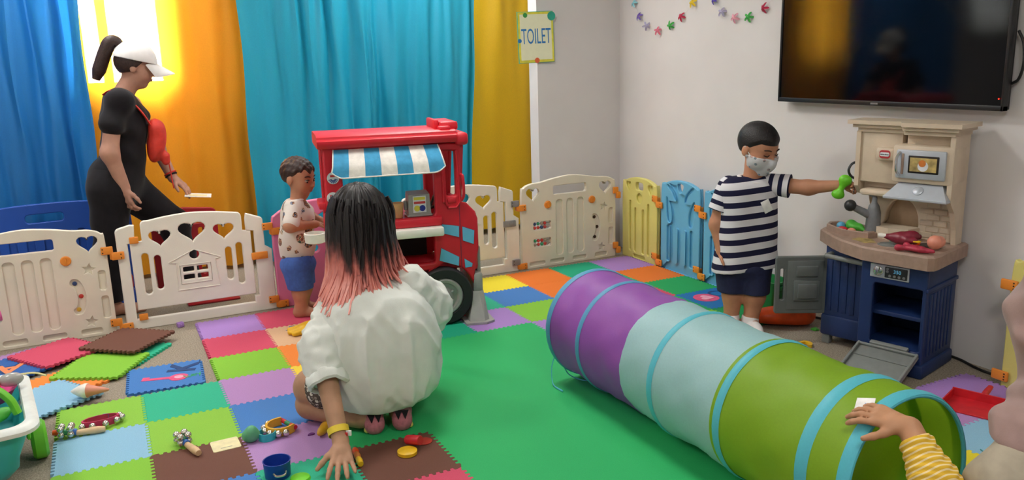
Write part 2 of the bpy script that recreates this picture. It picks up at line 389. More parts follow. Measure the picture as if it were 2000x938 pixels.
# ---------------------------------------------------------------- play mat
TH = .012
FOAM = dict(purple='#a57fc6', lilac='#b389c2', crimson='#cf4a68', tan='#d9b48f', lime='#86c43a', lime2='#8cc442', orange='#ef8a3c', orange2='#e8782a', yellow='#f2d648', yellow2='#f0de35', blue='#437dc4', navy='#2c62ad', teal='#2cb58e', teal2='#14a57f', brown='#6d4538', lightblue='#8fbfdc', green='#2bb266', green2='#22a55a', dblue='#1f6fb3', dgreen='#1a9250')
for k_, c_ in FOAM.items(): M('foam_' + k_, c_, rough=.7, var=.05, vs=340, bump=.35, bs=500, spec=.35)
def jig(n=11, a=.0065):
    out = []
    for i in range(n):
        for t, s in ((.06, 1), (.44, 1), (.56, -1), (.94, -1)): out.append((.045 + .91 * (i + t) / n, s * a))
    return [(0, 0)] + out + [(1, 0)]
JIG = jig()
def jig_path(p, q):
    """toothed edge between two lattice corners; every shared edge is the same line whichever tile draws it"""
    (x0, y0), (x1, y1) = p, q
    if abs(x1 - x0) > abs(y1 - y0):
        pts = [(t * T, d) for t, d in JIG]
        return [(x0 + t, y0 + d) for t, d in pts][:-1] if x1 > x0 else [(x0 - T + t, y0 + d) for t, d in pts][::-1][:-1]
    pts = [(t * T, d) for t, d in JIG]
    return [(x0 + d, y0 + t) for t, d in pts][:-1] if y1 > y0 else [(x0 + d, y0 - T + t) for t, d in pts][::-1][:-1]
def mat_poly(cells):
    """cells = list of lattice corners (unit steps) around the outline"""
    out = []
    for a, b in zip(cells, cells[1:] + cells[:1]):
        out += jig_path((a[0] * T, a[1] * T), (b[0] * T, b[1] * T))
    return out
_tp = [(x - T / 2, y - T / 2) for x, y in mat_poly([(0, 0), (1, 0), (1, 1), (0, 1)])]
_tp = [(x * .996, y * .996) for x, y in _tp]
TILE = {}
def tile_mesh(col):
    if col not in TILE:
        TILE[col] = MB().prism(_tp, 0, TH).me('foam_tile', smooth=False); TILE[col].materials.append(MATS['foam_' + col])
    return TILE[col]
pm = thing('play_mat', 'interlocking foam play mat of many coloured square tiles on the carpet', 'play mat', (T, -3 * T, 0))
CELLS = {(0, 0): 'purple', (1, 0): 'crimson', (0, 1): 'crimson', (1, 1): 'tan', (0, 2): 'lime', (1, 2): 'orange', (0, 3): 'lilac', (1, 3): 'yellow', (0, 4): 'blue', (0, 5): 'lilac', (0, 6): 'teal', (1, 6): 'brown', (1, 7): 'crimson',
         (-1, 3): 'teal', (-1, 4): 'lime2', (-1, 5): 'brown', (-1, 6): 'blue', (-2, 3): 'lime2', (-2, 4): 'lightblue', (-2, 5): 'lime', (-2, 6): 'orange', (0, 7): 'lime', (-1, 7): 'purple',
         (2, 0): 'lime', (2, 1): 'purple', (2, 2): 'orange2', (3, 0): 'blue', (3, 1): 'crimson', (3, 2): 'teal2', (4, 0): 'yellow2', (4, 1): 'teal', (4, 2): 'purple', (5, 0): 'yellow2', (5, 1): 'blue', (5, 2): 'lime', (5, 3): 'purple',
         (6, 0): 'orange2', (6, 1): 'orange2', (6, 2): 'yellow', (7, 0): 'teal2', (7, 1): 'teal2', (7, 2): 'crimson', (8, 0): 'purple', (8, 1): 'orange2', (8, 2): 'green2', (8, 3): 'dblue', (7, 3): 'green2', (6, 3): 'teal',
         (7, 4): 'lime', (8, 4): 'dgreen', (8, 8): 'purple', (7, 8): 'lilac', (7, 9): 'lightblue', (6, 9): 'yellow2', (8, 9): 'crimson', (6, 10): 'teal', (7, 10): 'orange', (6, 8): 'lime', (5, 9): 'crimson', (5, 10): 'yellow'}
for (c, j), col in CELLS.items():
    link('foam_tile', tile_mesh(col), None, pm, loc=((c + .5) * T - T, -(j + .5) * T + 3 * T, 0))
# the large plain green sheet (one outline with the brown and crimson squares let in)
path = []
def walk(*pts):
    for a, b in zip(pts, pts[1:]):
        n = int(round(max(abs(b[0] - a[0]), abs(b[1] - a[1]))))
        for i in range(n): path.append((a[0] + (b[0] - a[0]) * i / n, a[1] + (b[1] - a[1]) * i / n))
walk((1, -4), (1, -6), (2, -6), (2, -8), (1, -8), (1, -9), (5, -9), (5, -8), (6, -8), (6, -4), (5, -4), (5, -3), (2, -3), (2, -4), (1, -4))
gp = mat_poly(path)
g_ = MB().prism([(x - T, y + 3 * T) for x, y in gp], 0, TH)
link('green_sheet', g_.me('green_sheet', smooth=False), 'foam_green', pm, label='large plain green foam sheet')
# printed / let-in marks on mat tiles
M('ink_blue', '#3b6fb5', rough=.7); M('ink_pink', '#e0527f', rough=.7); M('ink_ltpink', '#f2a5bd', rough=.7); M('ink_navy', '#1d4279', rough=.7); M('ink_green', '#3aa864', rough=.7); M('ink_orange', '#e8895a', rough=.7)
def flat_text(body, size, mat, parent, loc, rz, name='letter', sx=1.0, bold=0):
    m = MB(); m.text(body, size, .0015, sx=sx, bold=bold); m.v = [(x, z, -y) for x, y, z in m.v]
    return link(name, m.me(name, smooth=False), mat, parent, loc=loc, rot=(0, 0, rz))
flat_text('zebra', .06, 'ink_blue', pm, (.435 - T, -.40 + 3 * T, TH + .0008), R(75))
# the let-in shape of the blue tile in front of the light blue fence
m_ = MB().prism([(x, y) for x, y in circ(0, 0, .075, 24)], 0, .0015); link('let_in_shape', m_.me('let_in_shape', False), 'ink_pink', pm, loc=(8.36 * T - T, -3.42 * T + 3 * T, TH))
m_ = MB().prism(heart(0, 0, .085, .085), 0, .002); link('let_in_shape', m_.me('let_in_shape', False), 'ink_ltpink', pm, loc=(8.38 * T - T, -3.45 * T + 3 * T, TH + .0015), rot=(0, 0, R(60)))
flat_text('C', .16, 'ink_navy', pm, (8.68 * T - T, -3.3 * T + 3 * T, TH + .0008), R(-60))

# loose tiles lying about on the carpet by the fence
def loose(col, x, y, z, ang, label, tilt=(0, 0)):
    o = link('foam_tile', tile_mesh(col), None, None, loc=(x, y, z), rot=(R(tilt[0]), R(tilt[1]), R(ang))); o['label'] = label; o['category'] = 'foam tile'; o['group'] = 'loose foam tiles on the carpet'; return o
loose('lilac', -.755, -.15, 0, 22, 'lilac foam tile against the beige fence, mostly under the crimson tile')
loose('orange', -.66, -.625, 0, 30, 'orange foam tile, only a corner showing beside the blue letter tile')
loose('teal', -.37, -.33, 0, 55, 'teal foam tile peeking out under the brown tile')
loose('crimson', -.665, -.20, .0255, 34, 'loose crimson foam tile leaning over the lilac tile by the fence')
loose('lime', -.475, -.49, .0125, 62, 'loose lime green foam tile in front of the brown tile', (0, 0))
loose('brown', -.346, -.225, .0382, 50, 'loose brown foam tile lying on top of the pile by the gate')
ta = loose('navy', -.905, -.345, .0125, 37, 'blue foam tile with an orange letter cut-out behind the toy cart')
flat_text('A', .17, 'ink_orange', ta, (.05, -.0, TH + .0008), R(140), bold=.005); flat_text('A', .19, 'ink_navy', ta, (.05, .012, TH + .0003), R(140), bold=.008)
loose('lightblue', -.69, -.815, .0125, 34, 'light blue foam tile under the ice cream toy')
tk = loose('blue', -.211, -.771, 0, -3, 'blue foam tile with letter K and a pink key')
flat_text('K', .17, 'ink_navy', tk, (.085, .075, TH + .0008), R(75), bold=.006)
km = MB(); km.prism(circ(0, 0, .042, 20), 0, .0015); km.prism([(-.16, -.012), (0, -.014), (0, .014), (-.16, .012)], 0, .0014); km.prism([(-.16, -.012), (-.13, -.012), (-.13, .03), (-.16, .03)], 0, .0013)
link('let_in_key', km.me('let_in_key', False), 'ink_pink', tk, loc=(.055, -.045, TH), rot=(0, 0, R(-12)))
link('let_in_key_hole', MB().prism(circ(0, 0, .02, 16), 0, .002).me('kh', False), 'ink_ltpink', tk, loc=(.055, -.045, TH + .001))
flat_text('key', .06, 'ink_green', tk, (.115, -.045, TH + .0008), R(20))

# ================================================================ PLAY FENCE
M('fence_beige', '#e3dac8', rough=.45, var=.02, vs=8, bump=.12, bs=260); M('fence_white', '#ece6da', rough=.45, var=.02, vs=8, bump=.12, bs=260); M('fence_pink', '#e884ad', rough=.45, var=.02, vs=8)
M('fence_yellow', '#dcd37c', rough=.45, var=.02, vs=8, bump=.12, bs=260); M('fence_blue', '#69b4dd', rough=.45, var=.02, vs=8, bump=.12, bs=260); M('fence_dkblue', '#1b4fae', rough=.45, var=.03, vs=8); M('fence_red', '#a81a28', rough=.4, var=.03, vs=8)
M('conn_orange', '#ec8f32', rough=.45, var=.03, vs=20); M('conn_grey', '#8b8888', rough=.45); M('hole_dark', '#3a2413', rough=.8)
M('bead_red', '#c33b35', rough=.35); M('bead_green', '#2e9a6a', rough=.35); M('bead_blue', '#31456e', rough=.35); M('bead_yellow', '#c8a83a', rough=.35); M('bead_wood', '#a9998a', rough=.4)
SCREW = MB().lathe([(.0035, 0), (.0035, .001)], 8).me('screw_hole'); SCREW.materials.append(MATS['hole_dark'])
def mirror(pts): return pts + [(-x, z) for x, z in pts[::-1]]
def connector(parent, x, z, mat='conn_orange', mat2=None, flip=1, gap=.055, py=-.0235):
    """two interlocking clip halves bridging to the next panel"""
    a = MB(); w, h = .05, .042
    a.box(x - w + .008, x + .016, py - .006, py + .006, z, z + h, .004); ca = a.build('clip', mat, parent)
    b = MB(); b.box(x + .006, x + .006 + w + .012, py - .006, py + .006, z - h + .008, z + .008, .004); b.box(x - .002, x + .008, py - .003, py + .03, z - h + .012, z + h - .012, .003)
    cb = b.build('clip', mat2 or mat, parent)
    for cp, qx, qz in ((ca, x - w + .016, z + .01), (ca, x - w + .016, z + .03), (cb, x + .052, z - .005), (cb, x + .052, z - .025)): link('screw_hole', SCREW, None, cp, loc=(qx, py - .0062, qz), rot=(R(90), 0, 0))
def star(cx, cz, r, n=5, q=.45): return [(cx + (r if i % 2 == 0 else r * q) * math.sin(PI * i / n + .2), cz + (r if i % 2 == 0 else r * q) * math.cos(PI * i / n + .2)) for i in range(2 * n)]
def activity_panel(x, label, beads):
    t = thing('play_fence', label, 'play fence', (x, .095, 0), group='play fence panels')
    outl = [(-.37, .0), (.37, .0)] + spline([(.372, .05), (.37, .50), (.352, .555), (.30, .578), (.22, .585), (.12, .603), (0, .615), (-.12, .603), (-.22, .585), (-.30, .578), (-.352, .555), (-.37, .50), (-.372, .05)], 5)
    holes = [heart(.285, .503, .1, .088), heart(-.285, .503, .1, .088), rrect(-.13, .13, .492, .552, .012)]
    holes += [rrect(-.285, -.15, .262, .317, .01), rrect(-.285, -.15, .146, .201, .01)]
    gro = [rrect(gx - .026, gx + .026, .072, .455, .022) for gx in (-.084, 0, .084)]
    gro += [spline([(.19, .325), (.225, .31), (.245, .23), (.225, .145), (.19, .135), (.18, .16), (.2, .18), (.208, .23), (.198, .275), (.178, .30)], 4, True)]
    gro += [star(.275, .37, .032), star(.255, .085, .03), rrect(.315, .35, .25, .355, .012), rrect(.315, .35, .095, .215, .012), rrect(.2, .3, .018, .045, .01), rrect(.02, .13, .018, .045, .01), rrect(-.16, -.05, .018, .045, .01), rrect(-.32, -.2, .018, .045, .01)]
    m = MB(); m.at((0, -.014, 0)); m.plate([outl] + holes + gro, .012, .004); m.at((0, -.003, 0)); m.plate([outl] + holes, .02, .005); m.build('panel', 'fence_beige', t)
    for kx in (-.175, .175):
        k = MB(); k.at((kx, -.016, .43), (R(90), 0, 0)); k.lathe([(.026, -.004), (.026, .004), (.022, .008), (.0, .008)], 20, False); k.at(); k.box(kx - .004, kx + .004, -.03, -.02, .415, .445, .002)
        k.build('knob', 'conn_orange', t)
    for q, (hx, hz) in enumerate(((.2, .302), (.222, .23), (.203, .16))):
        k = MB(); k.at((hx, -.003, hz), (R(90), 0, 0)); k.lathe([(.0115, 0), (.0115, .004), (.006, .006), (0, .006)], 14, False); k.build('bead', (['bead_blue', 'bead_red', 'bead_yellow'] if beads else ['hole_dark'] * 3)[q], t)
    rnd = random.Random(7)
    for z0 in (.29, .174):
        for dz in (.013, -.013):
            MB().tube([(-.285, .002, z0 + dz), (-.15, .002, z0 + dz)], .003, 6).build('abacus_rod', 'bead_wood', t)
            for q in range(4):
                MB().ell((-.272 + q * .026, -.004, z0 + dz), (.011, .011, .012), 10, 8).build('bead', rnd.choice(['bead_red', 'bead_green', 'bead_blue', 'bead_wood']), t)
    return t
pa = activity_panel(-.762, 'beige activity fence panel at the left with a heart hole', True)
pb = activity_panel(2.462, 'beige activity fence panel with bead abacus below the toilet sign', False)
def gate_panel(x, label, cm='conn_orange'):
    t = thing('play_fence_gate', label, 'play fence', (x, .095, 0), group='play fence panels')
    fr = [(-.40, .0), (.402, .0), (.402, .36), (.365, .385), (.365, .53)] + arc(.345, .535, .02, 0, 80, 4) + [(.275, .583), (.268, .55), (.268, .485), (.31, .478), (.31, .095), (.285, .095), (.285, .058), (-.345, .058), (-.345, .48), (-.31, .485), (-.303, .58), (-.325, .583)] + arc(-.375, .545, .025, 110, 180, 4)
    MB().at((0, -.015, 0)).plate([fr], .03, .006).build('frame', 'fence_white', t)
    dr = [(-.335, .108), (.293, .108), (.293, .48), (.25, .488), (.25, .565)] + arc(.225, .57, .024, 0, 80, 4) + spline([(.2, .598), (.1, .612), (-.02, .62), (-.14, .612), (-.235, .598)], 4) + arc(-.25, .575, .024, 100, 180, 4) + [(-.274, .49), (-.335, .482)]
    holes = [heart(-.183, .493, .112, .088), heart(-.017, .508, .142, .108), heart(.149, .493, .112, .088), circ(-.018, .382, .026)]
    holes += [rrect(sx - .018, sx + .018, a, b, .018) for sx, a, b in ((-.268, .19, .42), (-.208, .21, .402), (.163, .212, .402), (.222, .18, .42))]
    holes += [rrect(wx, wx + .058, wz, wz + .028, .005) for wx in (-.085, -.012) for wz in (.244, .288)]
    m = MB().at((0, -.014, 0)); m.plate([dr] + holes, .024, .006)
    m.at(); m.tube([(-.155, -.0155, .352), (-.018, -.0155, .412), (.12, -.0155, .352), (.088, -.0155, .345), (.1, -.0155, .19), (-.12, -.0155, .19), (-.115, -.0155, .345)], .003, 6, True)
    m.tube([(-.1, -.0155, .225), (.062, -.0155, .225), (.062, -.0155, .33), (-.1, -.0155, .33)], .0025, 6, True)
    m.build('gate_door', 'fence_white', t)
    for hz in (.5, .07):
        k = MB(); k.box(-.335, -.29, -.026, -.012, hz - .018, hz + .018, .004); k.build('hinge', cm, t)
    k = MB(); k.box(.285, .375, -.028, -.013, .31, .352, .005); k.box(.325, .352, -.032, -.026, .322, .34, .003); k.build('latch', cm, t)
    return t
ga = gate_panel(.058, 'white fence gate with three heart holes in front of the woman in black')
gb = gate_panel(1.665, 'white fence gate half hidden by the front of the toy truck', 'conn_grey')
for p_, xx in ((pa, .385), (pb, -.405)):
    for zz in (.44, .042):
        if p_ is pa: connector(p_, xx, zz)
for zz in (.475, .04): connector(ga, .40, zz)
for zz in (.44, .042): connector(gb, .385, zz, 'conn_grey', 'conn_orange')
# pink panel
pp = thing('play_fence', 'pink fence panel behind the toddler', 'play fence', (.83, .095, 0), group='play fence panels')
po = [(-.355, 0), (.355, 0)] + spline([(.358, .05), (.36, .48), (.33, .56), (.2, .612), (0, .625), (-.2, .612), (-.33, .56), (-.36, .48), (-.358, .05)], 6)
ph_ = [spline([(-.27, .50), (-.2, .525), (-.19, .505), (-.26, .475)], 3, True), spline([(-.13, .50), (-.02, .56), (0, .54), (-.1, .475)], 3, True), spline([(.27, .50), (.2, .525), (.19, .505), (.26, .475)], 3, True),
       rrect(-.275, -.2, .10, .30, .03), rrect(.2, .275, .10, .40, .03), rrect(-.06, .06, .08, .2, .02), circ(-.12, .33, .022), circ(.12, .33, .022)]
MB().at((0, -.016, 0)).plate([po] + ph_, .032, .008).build('panel', 'fence_pink', pp)
for zz in (.46, .06): connector(pp, .38, zz)
def side_panel(y, kind, mat, label, w=.385, clips=True):
    t = thing('play_fence', label, 'play fence', (2.912, y, 0), R(-90), group='play fence panels')
    hw = w / 2; hz = .575 if kind == 'y' else .605
    o = [(-hw, 0), (hw, 0)] + spline([(hw, .06), (hw, hz - .075), (hw - .03, hz - .032), (hw * .45, hz - .004), (0, hz + .003), (-hw * .45, hz - .004), (-hw + .03, hz - .032), (-hw, hz - .075), (-hw, .06)], 5)
    if kind == 'y':
        holes = [rrect(-.045, .045, .49, .545, .02)]
        gro = [heart(-.125, .505, .06, .07), heart(.125, .505, .06, .07), circ(0, .435, .035)] + [rrect(g - .016, g + .016, a, b, .015) for g, a, b in ((-.105, .05, .41), (-.045, .05, .365), (.045, .05, .365), (.105, .05, .41))] + [rrect(-.07, .07, .012, .034, .008)]
    else:
        holes = [spline([(-.028, .585), (.028, .585), (.022, .55), (0, .53), (-.022, .55)], 3, True)]
        gro = [spline([(-.135, .575), (-.11, .575), (-.055, .52), (-.045, .475), (-.062, .49), (-.085, .525), (-.125, .555)], 3, True), spline([(.135, .575), (.11, .575), (.055, .52), (.045, .475), (.062, .49), (.085, .525), (.125, .555)], 3, True),
               spline([(-.145, .49), (-.105, .45), (-.088, .39), (-.09, .335), (-.115, .325), (-.135, .36)], 4, True), spline([(.145, .49), (.105, .45), (.088, .39), (.09, .335), (.115, .325), (.135, .36)], 4, True)]
        gro += [rrect(g - .016, g + .016, .065, b, .012) for g, b in ((-.118, .305), (-.04, .295), (.04, .295), (.118, .305))]
    m = MB().at((0, -.014, 0)); m.plate([o] + holes + gro, .016, .005); m.at((0, .001, 0)); m.plate([o] + holes, .016, .005); m.build('panel', mat, t)
    if clips:
        for zz in (.44, .05): connector(t, hw + .004, zz)
    return t
side_panel(-.112, 'y', 'fence_yellow', 'pale yellow fence panel in the room corner', .40)
side_panel(-.555, 'b', 'fence_blue', 'light blue fence panel between the yellow panel and the boy', .39)
side_panel(-.985, 'b', 'fence_blue', 'light blue fence panel half hidden behind the boy', .39, False)
sy = side_panel(-2.90, 'y', 'fence_yellow', 'yellow fence panel at the right behind the headscarf', .40, False)
for zz in (.44, .05):
    k = MB(); k.box(-.235, -.165, -.03, -.016, zz - .022, zz + .022, .006); k = k.build('clip', 'conn_orange', sy)
    for a_ in (-.012, 0, .012): link('screw_hole', SCREW, None, k, loc=(-.178, -.0302, zz + a_), rot=(R(90), 0, 0))
cc = pb
for zz in (.455, .06):
    k = MB(); k.box(.345, .385, -.034, -.016, zz, zz + .045, .004); k.box(.368, .40, -.04, -.018, zz - .035, zz + .01, .004); k.build('clip', 'conn_orange', pb)
# dark blue and red panels of the second pen, behind the gate
def pen_panel(x, y, rz, mat, label, w=.8, h=.61, slots=(), handle=True):
    t = thing('play_fence', label, 'play fence', (x, y, 0), R(rz), group='fence panels of the second pen')
    hw = w / 2; o = [(-hw, 0), (hw, 0)] + spline([(hw, .06), (hw, h - .1), (hw - .04, h - .05), (hw * .5, h - .008), (0, h), (-hw * .5, h - .008), (-hw + .04, h - .05), (-hw, h - .1), (-hw, .06)], 5)
    ho = [rrect(-.1, .1, h - .11, h - .06, .02)] if handle else []
    gro = [rrect(a - .02, a + .02, .08, h - .17, .015) for a in slots]
    m = MB().at((0, -.016, 0)); m.plate([o] + ho + gro, .016, .005); m.at((0, 0, 0)); m.plate([o] + ho, .016, .005); m.build('panel', mat, t); return t
pen_panel(-.70, .82, 4, 'fence_dkblue', 'dark blue fence panel behind the left beige panel', .92, .64, (-.36, -.27, -.18, -.09, 0, .09, .18, .27, .36))
pr_ = thing('play_fence', 'dark red fence panel behind the white gate and the woman', 'play fence', (.06, .80, 0), R(8), group='fence panels of the second pen')
ro = [(-.2, 0), (.2, 0), (.2, .47)] + arc(.16, .48, .04, 0, 90, 5) + [(0, .54)] + arc(-.16, .49, .04, 90, 180, 5)
MB().at((0, -.015, 0)).plate([ro, rrect(-.12, .12, .43, .49, .02), rrect(-.105, -.075, .1, .4, .012), rrect(-.015, .015, .1, .4, .012), rrect(.075, .105, .1, .4, .012)], .03, .006).build('panel', 'fence_red', pr_)
M('toy_yellow', '#e8b81e', rough=.4); M('toy_blue', '#2450b8', rough=.35); M('toy_red', '#c8202c', rough=.4)
tw = thing('stacking_tower', 'yellow, red and blue stacking tower behind the white gate', 'toy', (-.335, .62, 0))
for q, (zz, rr, mm) in enumerate(((0, .075, 'toy_blue'), (.10, .06, 'toy_red'), (.22, .05, 'toy_yellow'))):
    MB().at((.0, 0, zz)).lathe([(rr * .8, 0), (rr, .02), (rr, .08), (rr * .85, .1), (rr * .6, .118)], 20).build('ring', mm, tw)
MB().box(.0, .3, .40, .62, .001, .012, .003).build('floor_board', 'fence_red', label='flat red board on the carpet behind the white gate', cat='board')

# ================================================================ WALL SCREEN, SIGN, GARLAND
M('black_plastic', '#17171b', rough=.35); M('tv_screen', '#06080b', rough=.07, var=0, spec=.26); M('cable_black', '#141414', rough=.5); M('led_red', '#ff2a18', var=0, emit=3)
tv = thing('television', 'large black flat screen television on the white wall', 'television', (2.955, -1.93, 1.13))
hw, hh = .625, .72
f = MB(); f.at((0, 0, 0), (0, 0, R(-90)))
f.box(-hw, hw, 0, .035, 0, .022, .003); f.box(-hw, hw, 0, .035, hh - .012, hh, .003); f.box(-hw, -hw + .012, 0, .035, 0, hh, .003); f.box(hw - .012, hw, 0, .035, 0, hh, .003); f.box(-hw + .005, hw - .005, .02, .05, .005, hh - .005)
f.build('bezel', 'black_plastic', tv)
MB().at((0, 0, 0), (0, 0, R(-90))).box(-hw + .011, hw - .011, .006, .012, .02, hh - .011).build('screen', 'tv_screen', tv, smooth=False)
MB().at((0, 0, 0), (0, 0, R(-90))).box(-.02, .02, -.002, 0, .006, .014).build('brand_plate', 'conn_grey', tv)
MB().at((0, 0, 0), (0, 0, R(-90))).ell((hw - .02, -.001, .05), .003, 8, 6).build('standby_light', 'led_red', tv)
MB().tube(spline([(3.0, -2.56, 1.45), (3.0, -2.585, 1.40), (2.99, -2.60, 1.32), (3.0, -2.58, 1.26), (3.005, -2.55, 1.24)], 6), .006, 8).build('cable', 'cable_black', tv, world=True)
f = MB(); f.box(.045, .068, -.3, .3, .2, .5); f.build('wall_bracket', 'black_plastic', tv)
# toilet sign
M('sign_paper', '#eef0cf', rough=.6, var=.01); M('sign_yellow', '#e3dc4b', rough=.6); M('sign_teal', '#2aa78e', rough=.6); M('sign_blue', '#2c7cc0', rough=.6, var=0); M('sign_red', '#e2683c', rough=.6, var=0); M('sign_green', '#3d9c4a', rough=.6, var=0)
sg = thing('toilet_sign', 'cream sign reading TOILET on the wall edge above the fence', 'sign', (2.35, YB - .004, 1.532), rot=(0, R(-1.5), R(-4)))
MB().box(-.132, .132, -.006, .002, -.168, .168, .001).build('board', 'sign_teal', sg, smooth=False)
m = MB(); m.box(-.129, .129, -.0072, -.006, -.165, .165); m.build('border', 'sign_yellow', sg, smooth=False)
m = MB(); m.box(-.115, .115, -.0084, -.0072, -.148, .15); m.build('face', 'sign_paper', sg, smooth=False)
m = MB(); m.at((0, -.0088, .002)); m.text('TOILET', .082, .001, sx=.82)
m.v = [(x, y, .002 + (z - .002) * 1.75) for x, y, z in m.v]; m.build('lettering', 'sign_blue', sg, smooth=False)
for q, (px, pz, mm, r_) in enumerate(((-.075, .145, 'sign_green', .016), (.118, .135, 'sign_teal', .03), (0, -.152, 'sign_red', .018), (-.122, -.02, 'sign_blue', .014))):
    m = MB(); m.at((px, -.0086, pz), (R(90), 0, 0)); m.lathe([(r_, 0), (r_, .001)], 16); m.build('dot', mm, sg, smooth=False)
# garland of paper flowers
GC = {'cyan': '#8fd0dc', 'violet': '#7a63b8', 'lav': '#b3adc9', 'pink': '#d9788c', 'grn': '#4fae57', 'red': '#b93450', 'yel': '#e2c43a', 'rose': '#e5a3b4', 'indigo': '#5b4fae'}
for k_, c_ in GC.items(): M('paper_' + k_, c_, rough=.8, spec=.2)
FL = [(.127, 1.747, 'cyan'), (.067, 1.656, 'violet'), (-.034, 1.584, 'lav'), (-.153, 1.552, 'pink'), (-.283, 1.575, 'grn'), (-.391, 1.627, 'red'), (-.499, 1.706, 'yel'), (-.59, 1.79, 'cyan'), (-.689, 1.708, 'indigo'), (-.778, 1.634, 'lav'), (-.881, 1.591, 'rose'), (-.999, 1.59, 'grn'), (-1.113, 1.63, 'red'), (-1.2, 1.71, 'yel')]
gd = thing('flower_garland', 'string of small coloured paper flowers on the wall left of the television', 'garland', (3.018, -.5, 1.6))
M('thread', '#d5d2cc', rough=.9)
MB().tube(spline([(3.02, .2, 1.85)] + [(3.02, a, b) for a, b, _ in FL] + [(3.02, -1.27, 1.82)], 4), .0008, 5).build('thread', 'thread', gd, world=True)
def flower_mesh():
    n, pts = 60, []
    for i in range(n):
        t = 2 * PI * i / n; pts.append((.032 * (.68 + .32 * math.cos(5 * t)) * math.cos(t), .032 * (.68 + .32 * math.cos(5 * t)) * math.sin(t)))
    m = MB(); vs = [(0, 0, -.003)] + [(x, z, -.012 * (math.hypot(x, z) / .026) ** 2) for x, z in pts]
    m.add([(x, y, z) for x, y, z in vs], [(0, 1 + i, 1 + (i + 1) % n) for i in range(n)]); m.add([(x, y, z - .0012) for x, y, z in vs], [(0, 1 + (i + 1) % n, 1 + i) for i in range(n)])
    return m
rnd = random.Random(5)
for a, b, cc_ in FL:
    o = link('paper_flower', flower_mesh().me('paper_flower'), 'paper_' + cc_, gd, world=True)
    o.location = (3.004, a, b); o.rotation_euler = (rnd.uniform(-.3, .3) + (1.0 if cc_ in ('lav', 'pink') else 0) * .6, R(90) + rnd.uniform(-.4, .4), rnd.uniform(0, 1.2))
    o.rotation_euler = (Euler((0, R(-90), 0)).to_matrix() @ Euler((rnd.uniform(-.35, .35) + (.75 if cc_ in ('lav', 'pink') else 0), rnd.uniform(-.4, .4), rnd.uniform(0, 1.2))).to_matrix()).to_euler()

# ================================================================ CRAWL TUNNEL
cloth_mat('tun_purple', '#9c56b6', .25, .5, var=.03); cloth_mat('tun_mint', '#a9d3d8', .25, .5, var=.03); cloth_mat('tun_green', '#9ac62e', .42, .5, var=.03); cloth_mat('tun_band', '#5cc4d8', .15, .5, var=.03); cloth_mat('tun_band_dk', '#5aa3cb', .15, .5, var=.03); M('tun_tag', '#f1f0ee', rough=.7); M('tun_ink', '#8aa3d8', rough=.7)
TX, TR_, TY0, TY1 = 1.503, .237, -1.735, -3.325
def tring(y, r, x=TX, tilt=0, n=56): return [(x + r * math.cos(2 * PI * i / n), y + tilt * (r * math.sin(2 * PI * i / n)), TH + TR_ + .002 + r * math.sin(2 * PI * i / n)) for i in range(n)]
tn = thing('crawl_tunnel', 'pop-up crawl tunnel of purple, mint and green fabric', 'play tunnel', (TX, -2.5, TH))
def tsec(name, mat, ya, yb, seed, sag=.012):
    n, k = 56, 40; vs, fs = [], []; rnd = np.random.RandomState(1); ph = rnd.rand(8) * 6; sag = .009
    hoops = [-1.735, -1.985, -2.49, -2.80, -3.20, -3.325]
    for q in range(k + 1):
        y = ya + (yb - ya) * q / k
        d = min(abs(y - h) for h in hoops); gap = min(1, d / .12)
        for i in range(n):
            a = 2 * PI * i / n
            r = TR_ - gap * (sag * (.8 + .5 * math.sin(a + ph[0]))) + gap * .0022 * (math.sin(6 * a + y * 21 + ph[1]) + math.sin(11 * a - y * 33 + ph[2]) * .7 + math.sin(3 * a + y * 50 + ph[3]) * .6 + .5 * math.sin(23 * a + 40 * y + 3 * math.sin(9 * y)))
            tl = .06 * max(0, (-3.05 - y) / .31)
            z = TH + .002 + TR_ + r * math.sin(a); z = max(z, TH + .002)
            vs.append((TX + r * math.cos(a), y + tl * r * math.sin(a), z))
    for q in range(k):
        for i in range(n): fs.append((q * n + i, q * n + (i + 1) % n, (q + 1) * n + (i + 1) % n, (q + 1) * n + i))
    m = MB(); m.v = vs; m.f = fs; return m.build(name, mat, tn, world=True)
tsec('fabric_section', 'tun_purple', -1.735, -2.28, 1, .010)['label'] = 'purple fabric section'
tsec('fabric_section', 'tun_mint', -2.28, -2.79, 2, .008)['label'] = 'pale mint fabric section'
tsec('fabric_section', 'tun_green', -2.79, -3.325, 3, .010)['label'] = 'lime green fabric section'
def tband(y, w, mat, tilt=0):
    m = MB(); n = 56; vs, fs = [], []
    for q, (dy, dr) in enumerate(((-w / 2, .0005), (-w / 4, .004), (0, .005), (w / 4, .004), (w / 2, .0005))):
        for p in tring(y + dy, TR_ + dr, tilt=tilt, n=n): vs.append((p[0], p[1], max(p[2], TH + .001)))
    for q in range(4):
        for i in range(n): fs.append((q * n + i, q * n + (i + 1) % n, (q + 1) * n + (i + 1) % n, (q + 1) * n + i))
    m.add(vs, fs); return m.build('hoop_band', mat, tn, world=True)
for y, w_, mm, tl in ((-1.745, .034, 'tun_band_dk', 0), (-1.985, .028, 'tun_band_dk', 0), (-2.47, .03, 'tun_band', 0), (-2.82, .032, 'tun_band', 0), (-3.17, .044, 'tun_band', .025), (-3.31, .04, 'tun_band', .06)): tband(y, w_, mm, tl)
MB().tube(tring(-3.3252, TR_ - .005, tilt=.06), .006, 8, True).build('hoop_wire', 'tun_band', tn, world=True)
MB().tube(tring(-1.735, TR_ - .005), .006, 8, True).build('hoop_wire', 'tun_band_dk', tn, world=True)
